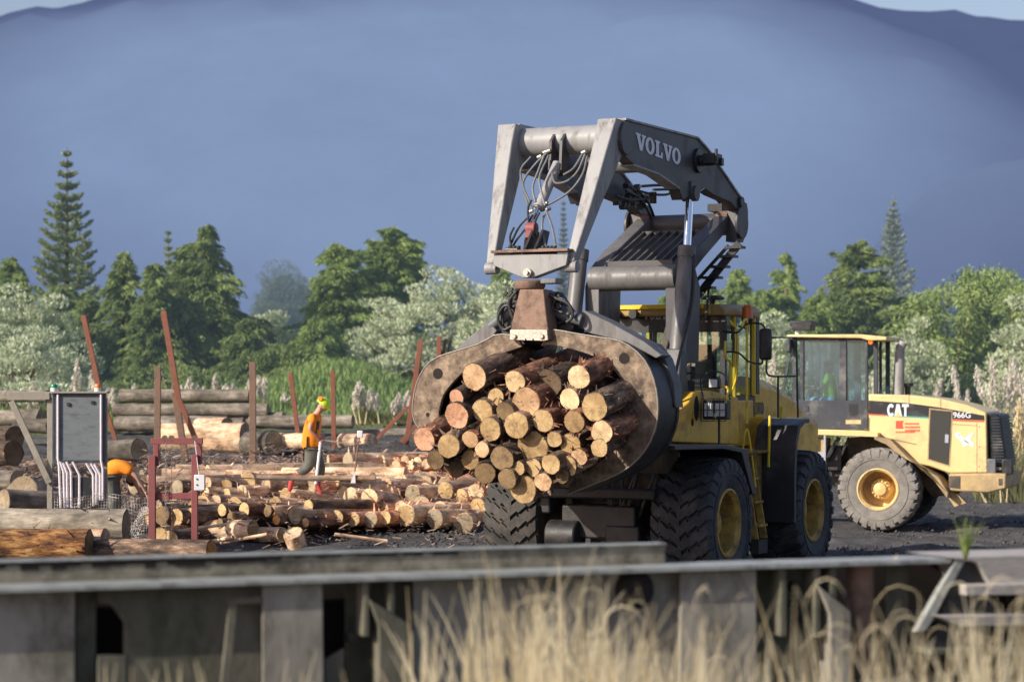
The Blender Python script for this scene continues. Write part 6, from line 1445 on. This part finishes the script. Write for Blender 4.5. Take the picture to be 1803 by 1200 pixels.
conifer(1180, 512, 90, 100, 'green tree seen under the raised lift arms', mat='fol_mid', tops=3)
conifer(1452, 500, 92, 93, 'wide green conifer between the mirror tree and the spreading one', mat='fol_mid', tops=3, dens=1.2)
conifer(1590, 520, 90, 92, 'dark green conifer under the pale tiered pine', tops=3, dens=1.2)
conifer(1345, 505, 80, 95, 'green conifer behind the amber beacon and mirror', mat='fol_mid', tops=2, dens=1.1)
conifer(1250, 500, 80, 97, 'green conifer seen below the stepped guard', mat='fol_mid', tops=2, dens=1.1)
conifer(110, 500, 90, 90, 'bushy dark conifer around the foot of the tallest tiered pine', tops=3, dens=1.2)
conifer(320, 520, 90, 85, 'dark drooping conifer in front of the broadest one', tops=3, dens=1.2)
feather(1668, 482, 92, 86, 'feathery green tree right of the exhaust stack')
feather(1752, 470, 80, 88, 'tallest feathery green tree near the right picture edge')
feather(1815, 478, 60, 84, 'feathery green tree cut by the right picture edge')
feather(1600, 600, 66, 84, 'low feathery green tree behind the exhaust stack', stems=18)
bush(20, 560, 165, 72, 'silvery shrub spreading behind the timber brace', dens=.8)
bush(35, 482, 120, 84, 'upper silvery shrub at the left picture edge', dens=.7)
bush(470, 530, 56, 98, 'small hazy silvery shrub in the gap between conifers', dens=.7)
bush(765, 470, 170, 86, 'largest silvery shrub behind the left tong', dens=1.0)
bush(905, 500, 120, 84, 'silvery shrub directly behind the grapple bracket', dens=.8)
bush(1060, 540, 110, 86, 'silvery shrub between the bracket and the first cab', dens=.8)
bush(1240, 545, 100, 88, 'silvery shrub behind the amber beacon', dens=.8)
bush(1360, 530, 90, 86, 'silvery shrub between the two cabs', dens=.9)
bush(1600, 550, 70, 82, 'silvery shrub beside the exhaust stack', dens=.8)
bush(1812, 520, 80, 80, 'silvery shrub at the right picture edge', dens=.9)
bush(1560, 640, 80, 80, 'low silvery shrub behind the striped hood', dens=.6)
bush(490, 470, 60, 190, 'distant blue-green tree in the gap left of centre', mat='fol_far', group='distant hazy trees', clump=1.2)
bush(545, 482, 60, 210, 'distant pale tree right of the other hazy one', mat='fol_far', group='distant hazy trees', clump=1.2)
bush(300, 640, 130, 80, 'dark undergrowth beneath the left conifers', mat='fol_dark', dens=.5, group='dark undergrowth')
bush(480, 610, 60, 83, 'dark undergrowth at the left end of the grassy bank', mat='fol_dark', dens=.5, group='dark undergrowth')
bush(1480, 640, 120, 86, 'dark undergrowth behind the second cab', mat='fol_dark', dens=.4, group='dark undergrowth')
bush(1700, 640, 120, 84, 'undergrowth below the feathery trees', mat='fol_bamboo', dens=.5, group='dark undergrowth')
# grass on the bank: nobody could count it
def blades(n, xf, yf, hmin, hmax, wid, name, lab, mat_, lean=.4):
    x = xf(n); y = yf(n, x); z = hz(x, y)-.03; h = rng.uniform(hmin,hmax,n); a = rng.uniform(0,6.283,n); ln = rng.normal(0,lean,n)*h
    dx, dy = np.cos(a), np.sin(a); sx_ = -dy*wid; sy_ = dx*wid
    V = np.stack([np.stack([x-sx_,y-sy_,z],1), np.stack([x+sx_,y+sy_,z],1), np.stack([x+sx_*.7+dx*ln*.35,y+sy_*.7+dy*ln*.35,z+h*.6],1), np.stack([x-sx_*.7+dx*ln*.35,y-sy_*.7+dy*ln*.35,z+h*.6],1), np.stack([x+dx*ln,y+dy*ln,z+h],1)],1)
    b_ = np.arange(n)*5; q4 = np.stack([b_,b_+1,b_+2,b_+3],1); q2 = np.stack([b_+3,b_+2,b_+4,b_+4],1)
    me = V.reshape(-1,3); q3 = np.stack([b_+3,b_+2,b_+4],1)
    mesh = bpy.data.meshes.new(name); mesh.from_pydata(me.tolist(), [], q4.tolist()+q3.tolist()); mesh.materials.append(M[mat_])
    o = bpy.data.objects.new(name, mesh); COL.objects.link(o); tag(o, lab, 'grass', kind='stuff'); return o
blades(26000, lambda n: rng.uniform(-17,1.5,n), lambda n,x: rng.uniform(66,88,n), .15,.45,.03,'bank_grass','lush green grass growing on the bank behind the log stacks','grassgreen')
blades(26000, lambda n: rng.uniform(5,28,n), lambda n,x: rng.uniform(70,90,n)-.35*(x-12), .25,.95,.03,'rough_grass','rough yellow green grass along the far edge of the yard on the right','grassmixed')
# pampas plumes
def pampas(px, ybase, ytop, n_, Y_, spread, label, leafy=1.0, tan=False):
    spread *= 1.5; n_ = max(1, int(n_*.8))
    b0 = P(px, ybase, Y_); gz = ground_z(b0.x, b0.y); base = Vector((b0.x, b0.y, gz)); r_ = tag(empty('pampas_clump', base), label, 'pampas grass', 'pampas clumps edging the yard')
    D = MB(); htop = P(px, ytop, Y_).z-gz
    for k in range(n_):
        a = random.random()*6.28; x = random.uniform(-1,1)*spread/FP*Y_; y = random.uniform(-.4,.4); hh = htop*random.uniform(.68,1.03); ln = random.uniform(-.12,.12)*hh
        S = MB(); S.tube([(x*.5,y,0),(x,y,hh*.45),(x+ln,y,hh)],[.02,.015,.01],5,False); s0 = S.build('stem','straw',r_)
        n = 200; t = rng.uniform(0,1,n); pl = min(.95,hh*.55); C = np.stack([x+ln*(.55+.45*t)+0*t, y+0*t, hh-pl+pl*t],1); wd_ = .046*np.sin(np.clip(t*.9+.08,0,1)*math.pi)+.012
        C[:,:2] += rng.normal(0,1,(n,2))*wd_[:,None]; Dd = np.tile([.1,0,1.],(n,1)); leafobj('plume', leafquads(C,Dd,rng.uniform(.05,.11,n),rng.uniform(.012,.025,n),.25),'straw' if tan else 'plume',r_)
    n = int(170*leafy); vs = []; fs = []
    for k in range(n):
        a = random.random()*6.28; l_ = htop*random.uniform(.35,.75); x = random.uniform(-1,1)*spread/FP*Y_*.7; dx, dy = math.cos(a), math.sin(a); w_ = .012
        o = len(vs)
        for t in (0,.35,.7,1): 
            c = Vector((x+dx*l_*.55*t**1.3, dy*l_*.55*t**1.3, l_*(1.1*t-.45*t*t))); vs += [c+Vector((-dy,dx,0))*w_*(1.05-t), c-Vector((-dy,dx,0))*w_*(1.05-t)]
        fs += [(o+2*i,o+2*i+1,o+2*i+3,o+2*i+2) for i in range(3)]
    npmesh('leaves',[tuple(v) for v in vs],fs,'grassmixed',r_)
for args in [(62,706,660,3,66,14,'three slim plumes left of the grey board'),(82,706,668,3,66,12,'low plume clump right behind the timber post'),(150,706,625,5,68,20,'tall plume clump behind the leftmost stake',),(205,706,662,3,68,16,'plume clump right of the leftmost stake'),
    (236,706,664,1,68,4,'single crooked white plume right of the grey board'),(330,706,665,4,69,16,'plume clump right of the tallest crooked stake'),(372,706,672,3,69,14,'small plume clump behind the old log stack'),(412,712,660,6,69,26,'dense white plume clump left of the lone stake'),(452,706,665,3,69,8,'white plumes right beside the lone upright stake'),
    (640,740,664,5,66,14,'plume clump below the largest silvery shrub, left end'),(672,740,685,6,66,24,'wide plume clump below the largest silvery shrub'),(705,735,690,4,66,12,'plume clump left of the tong'),(500,706,682,2,70,10,'two pale plumes behind the leaning stake'),
    (1345,760,630,9,74,40,'tall pale plume clump seen through the mirror bars',.8),(1400,760,660,6,74,30,'pale plume clump just left of the second cab',.8),(1492,760,690,5,76,30,'plume clump behind the second cab rear glass'),(1560,740,660,6,74,24,'plume clump left of the exhaust stack'),
    (1640,720,630,2,74,5,'single tall white plume right of the exhaust stack'),(1670,720,672,4,74,24,'low plumes behind the curved hood'),(1740,760,620,12,66,42,'big tan and cream plume clump right of the feathery trees',1.6),(1785,770,625,9,64,36,'cream plume clump at the right picture edge',1.6)]:
    pampas(*args)
pampas(1765,800,690,10,60,45,'tan grass clump behind the rear grille',2.2,True)

# ================================================================== wagon frame in front
GF = Frame(0, 14.55, R(20.85))
def gp_(x, y, v): return GF.v(x, y, v)
WG = tag(empty('wagon_frame', GF.o, GF.rz), 'long mossy grey steel wagon underframe crossing the whole foreground', 'wagon frame')
TZ = 1.85; U0, U1 = -9.5, gp_(1672,990,0).x
D = MB(); D.box(((U0+U1)/2,.17,TZ-.015),(U1-U0,.40,.030)); D.build('top_flange','girder_edge',WG,.004)
D = MB(); D.box(((U0+3.0)/2+1.5,.55,TZ-.55),(3.0-U0+3,.02,1.06)); D.build('void_sheet','girder_black',WG)  # black sheet that paints the darkness inside the girder openings
def gpoly(pts, v0, v1, mt, name='web_panel', bev=.006):
    q = [gp_(x,y,v0) for x,y in pts]; D = MB(); D.prism([(p.x,v0,p.z) for p in q],[(p.x,v1,p.z) for p in q]); return D.build(name, mt, WG, bev)
def ty(x): return 1038-x*.0325       # underside of the flange as seen
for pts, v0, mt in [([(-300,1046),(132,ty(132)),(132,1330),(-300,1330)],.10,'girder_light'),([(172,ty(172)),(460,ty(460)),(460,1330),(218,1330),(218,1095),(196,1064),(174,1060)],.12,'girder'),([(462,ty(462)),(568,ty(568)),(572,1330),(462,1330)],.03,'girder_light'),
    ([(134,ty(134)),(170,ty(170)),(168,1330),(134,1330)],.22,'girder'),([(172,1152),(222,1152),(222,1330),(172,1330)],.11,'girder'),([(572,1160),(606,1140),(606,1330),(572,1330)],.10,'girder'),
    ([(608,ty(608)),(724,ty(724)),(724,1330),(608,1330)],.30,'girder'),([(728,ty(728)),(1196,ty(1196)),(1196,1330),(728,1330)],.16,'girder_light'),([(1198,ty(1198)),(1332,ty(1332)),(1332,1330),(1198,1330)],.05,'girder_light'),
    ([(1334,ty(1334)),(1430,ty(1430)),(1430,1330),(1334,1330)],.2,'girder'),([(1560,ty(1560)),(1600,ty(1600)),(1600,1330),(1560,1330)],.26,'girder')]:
    gpoly(pts, v0, v0+.02, mt)
for x in (645,690,1380,1440,1468): gpoly([(x-5,ty(x)),(x+5,ty(x)),(x+5,1120),(x-5,1120)],-.0,.16,'girder','stiffener')
gpoly([(650,1055),(700,1085),(722,1098),(722,1200),(700,1330),(668,1330),(668,1100)],-.02,.14,'girder','bracket'); gpoly([(1440,1030),(1498,1075),(1500,1170),(1490,1330),(1462,1330),(1462,1080)],-.02,.14,'girder_light','bracket')
gpoly([(405,1052),(462,1050),(462,1062),(418,1064),(395,1330),(375,1330)],.02,.05,'girder','strap')
D = MB(); a = gp_(1537,1000,.0); D.cyl((a.x,.18,TZ-.03),(a.x,.18,TZ-.95),.095,n=24); D.build('pipe','hanger',WG)
D = MB(); a = gp_(1120,1038,.1); D.lathe([(.001,-.05),(.10,-.04),(.13,0),(.13,.05)],(a.x,.10,a.z),24,'y'); D.build('buffer_boss','girder_black',WG)
D = MB()
for x,y in ((1398,1032),(1400,1062),(1402,1090),(620,1120)): a = gp_(x,y,.18); D.lathe([(.001,-.03),(.035,-.03),(.04,.03)],(a.x,.18,a.z),12,'y')
D.each('bolt','dark_steel',WG)
# upstand behind the flange, ends at the loader
uE = gp_(1173,975,.30).x; zt_ = gp_(600,974,.30).z
D = MB(); D.box(((U0+uE)/2,.36,(TZ+zt_)/2),(uE-U0,.10,zt_-TZ)); us = D.build('side_curb',surf('curb_mossy',(.17,.155,.115),(.33,.30,.235),3,.85,0,.25,20,dirt=(.07,.065,.05),damt=.45,dscale=5),WG,.006)
D = MB(); D.box(((U0+uE)/2,.36,zt_+.006),(uE-U0,.14,.010)); D.build('curb_cap','girder_edge',WG)
D = MB(); x = U0      # dark strip of uneven depth along the curb's top edge
while x < -0.3:
    w_ = random.uniform(.03,.12); d_ = random.uniform(.015,.06)*(1 if x < -1.6 else .5); D.box((x+w_/2,.306,zt_-d_/2-.001),(w_,.006,d_)); x += w_
D.build('dark_jags','girder_black',WG,smooth=False)
# deck end on the right
WD = tag(empty('timber_deck', GF.o, GF.rz), 'weathered grey timber steps and deck end at the right, on a dark steel bracket', 'deck')
def dpoly(pts, v0, v1, mt, name, bev=.006):
    q = [gp_(x,y,v0) for x,y in pts]; D = MB(); D.prism([(p.x,v0,p.z) for p in q],[(p.x,v1,p.z) for p in q]); return D.build(name, mt, WD, bev)
dpoly([(1672,981),(2000,972),(2000,1020),(1745,1030),(1722,990)],-.05,.55,'deck','deck_board'); dpoly([(1700,1029),(2000,1022),(2000,1042),(1702,1048)],-.10,.25,'deck','tread')
dpoly([(1652,1084),(2000,1078),(2000,1098),(1690,1102)],-.12,.25,'deck','tread'); dpoly([(1640,1142),(2000,1138),(2000,1150),(1640,1152)],-.1,.3,'girder','tread')
dpoly([(1693,982),(1722,984),(1745,1030),(1760,1140),(1700,1160),(1628,1160)],.0,.05,'dark_steel','gusset'); dpoly([(1686,981),(1703,981),(1632,1110),(1612,1112)],-.03,.03,'girder_edge','gusset_edge')
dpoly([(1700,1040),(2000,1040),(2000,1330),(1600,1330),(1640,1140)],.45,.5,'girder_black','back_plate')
# green tuft growing on the deck
def tuft(px, py, Y_, n_, hmax, lab, mat_='straw_green', w_=.006):
    b_ = P(px, py, Y_); D = MB()
    for k in range(n_):
        a = random.random()*6.28; l_ = hmax*random.uniform(.45,1.1); dx, dy = math.cos(a), math.sin(a)*.6; r_ = random.uniform(.1,.75)*l_; cv = random.uniform(.15,.55)*l_; vs = []
        for t in (0,.25,.5,.75,1):
            c = Vector((dx*r_*t**1.6+random.uniform(-.01,.01), dy*r_*t**1.6, l_*t-cv*t*t*t*(r_/l_*1.3))); s_ = Vector((-dy,dx,0)).normalized()*w_*(1.08-t); vs += [c-s_, c+s_]
        D.add(vs, [(2*i,2*i+1,2*i+3,2*i+2) for i in range(4)])
    o = D.build('grass_tuft', mat_, None, smooth=False, loc=b_); tag(o, lab, 'grass tuft'); return o
tuft(1700,984,15.4,60,.34,'green grass tuft growing on the end of the timber deck',w_=.006)
tuft(1578,984,15.5,3,.09,'tiny dry sprig on the wagon frame left of the green tuft','straw',.004)
# dry grass in the foreground
n = 640; fs = []; vs = []
for k in range(n):
    q = random.random()
    if q < .40: px = random.gauss(1010,190)
    elif q < .70: px = random.uniform(720,1803)
    elif q < .92: px = random.gauss(1700,150)
    else: px = random.choice((random.gauss(260,60), random.gauss(450,80), random.uniform(-50,700)))
    Y_ = random.uniform(9.6,12.6); X_ = (px-CX)/FP*Y_; z0 = ground_z(X_,Y_)
    env = np.interp(px,[-100,300,680,780,900,1000,1120,1300,1500,1650,1803,1900],[1175,1130,1150,1050,1010,1015,1055,1100,1085,1085,1045,1040])
    rare = random.random() < .2
    ztop = HC-(env+abs(random.gauss(0,75))+random.uniform(0,60)-(62 if rare else 0)-HY)/FP*Y_
    l_ = max(.25, ztop-z0); a = random.random()*6.28; dx, dy = math.cos(a), math.sin(a); ln = abs(random.gauss(0,.20))*l_; dr = random.random()**5*.16*l_
    w_ = random.uniform(.003,.010)
    o = len(vs); 
    for t in (0,.3,.55,.75,.9,1):
        c = (X_+dx*ln*t**2*1.2, Y_+dy*ln*t**2*.6, z0+l_*(t*1.05)-dr*t**4); s_ = (1.15-t)*w_*1.3
        vs += [(c[0]-s_,c[1],c[2]),(c[0]+s_,c[1]+s_*.4,c[2])]
    fs += [(o+2*i,o+2*i+1,o+2*i+3,o+2*i+2) for i in range(5)]
tag(npmesh('dry_grass',vs,fs,'straw'),'tall dry straw coloured grass in the foreground','grass',kind='stuff')
n = 50; fs = []; vs = []
for k in range(n):     # nodding seed heads and curled leaves
    px = random.choice((random.gauss(1050,120), random.uniform(850,1800), random.gauss(1700,130))); Y_ = random.uniform(10.5,13); X_ = (px-CX)/FP*Y_
    y0 = random.uniform(1060,1190); c0 = P(px,y0,Y_); a = random.random()*6.28; r_ = random.uniform(.06,.18); dx = math.cos(a); o = len(vs); w_ = random.uniform(.0012,.0028)
    for i in range(7):
        t = i/6*math.pi*random.uniform(.95,1.05); x = c0.x+dx*r_*(1-math.cos(t)); z = c0.z+r_*math.sin(t)*1.2; vs += [(x,c0.y,z-w_),(x,c0.y+w_*.5,z+w_)]
    fs += [(o+2*i,o+2*i+1,o+2*i+3,o+2*i+2) for i in range(6)]
tag(npmesh('curled_leaves',vs,fs,'straw'),'curled dry leaves among the foreground straw','grass',kind='stuff')
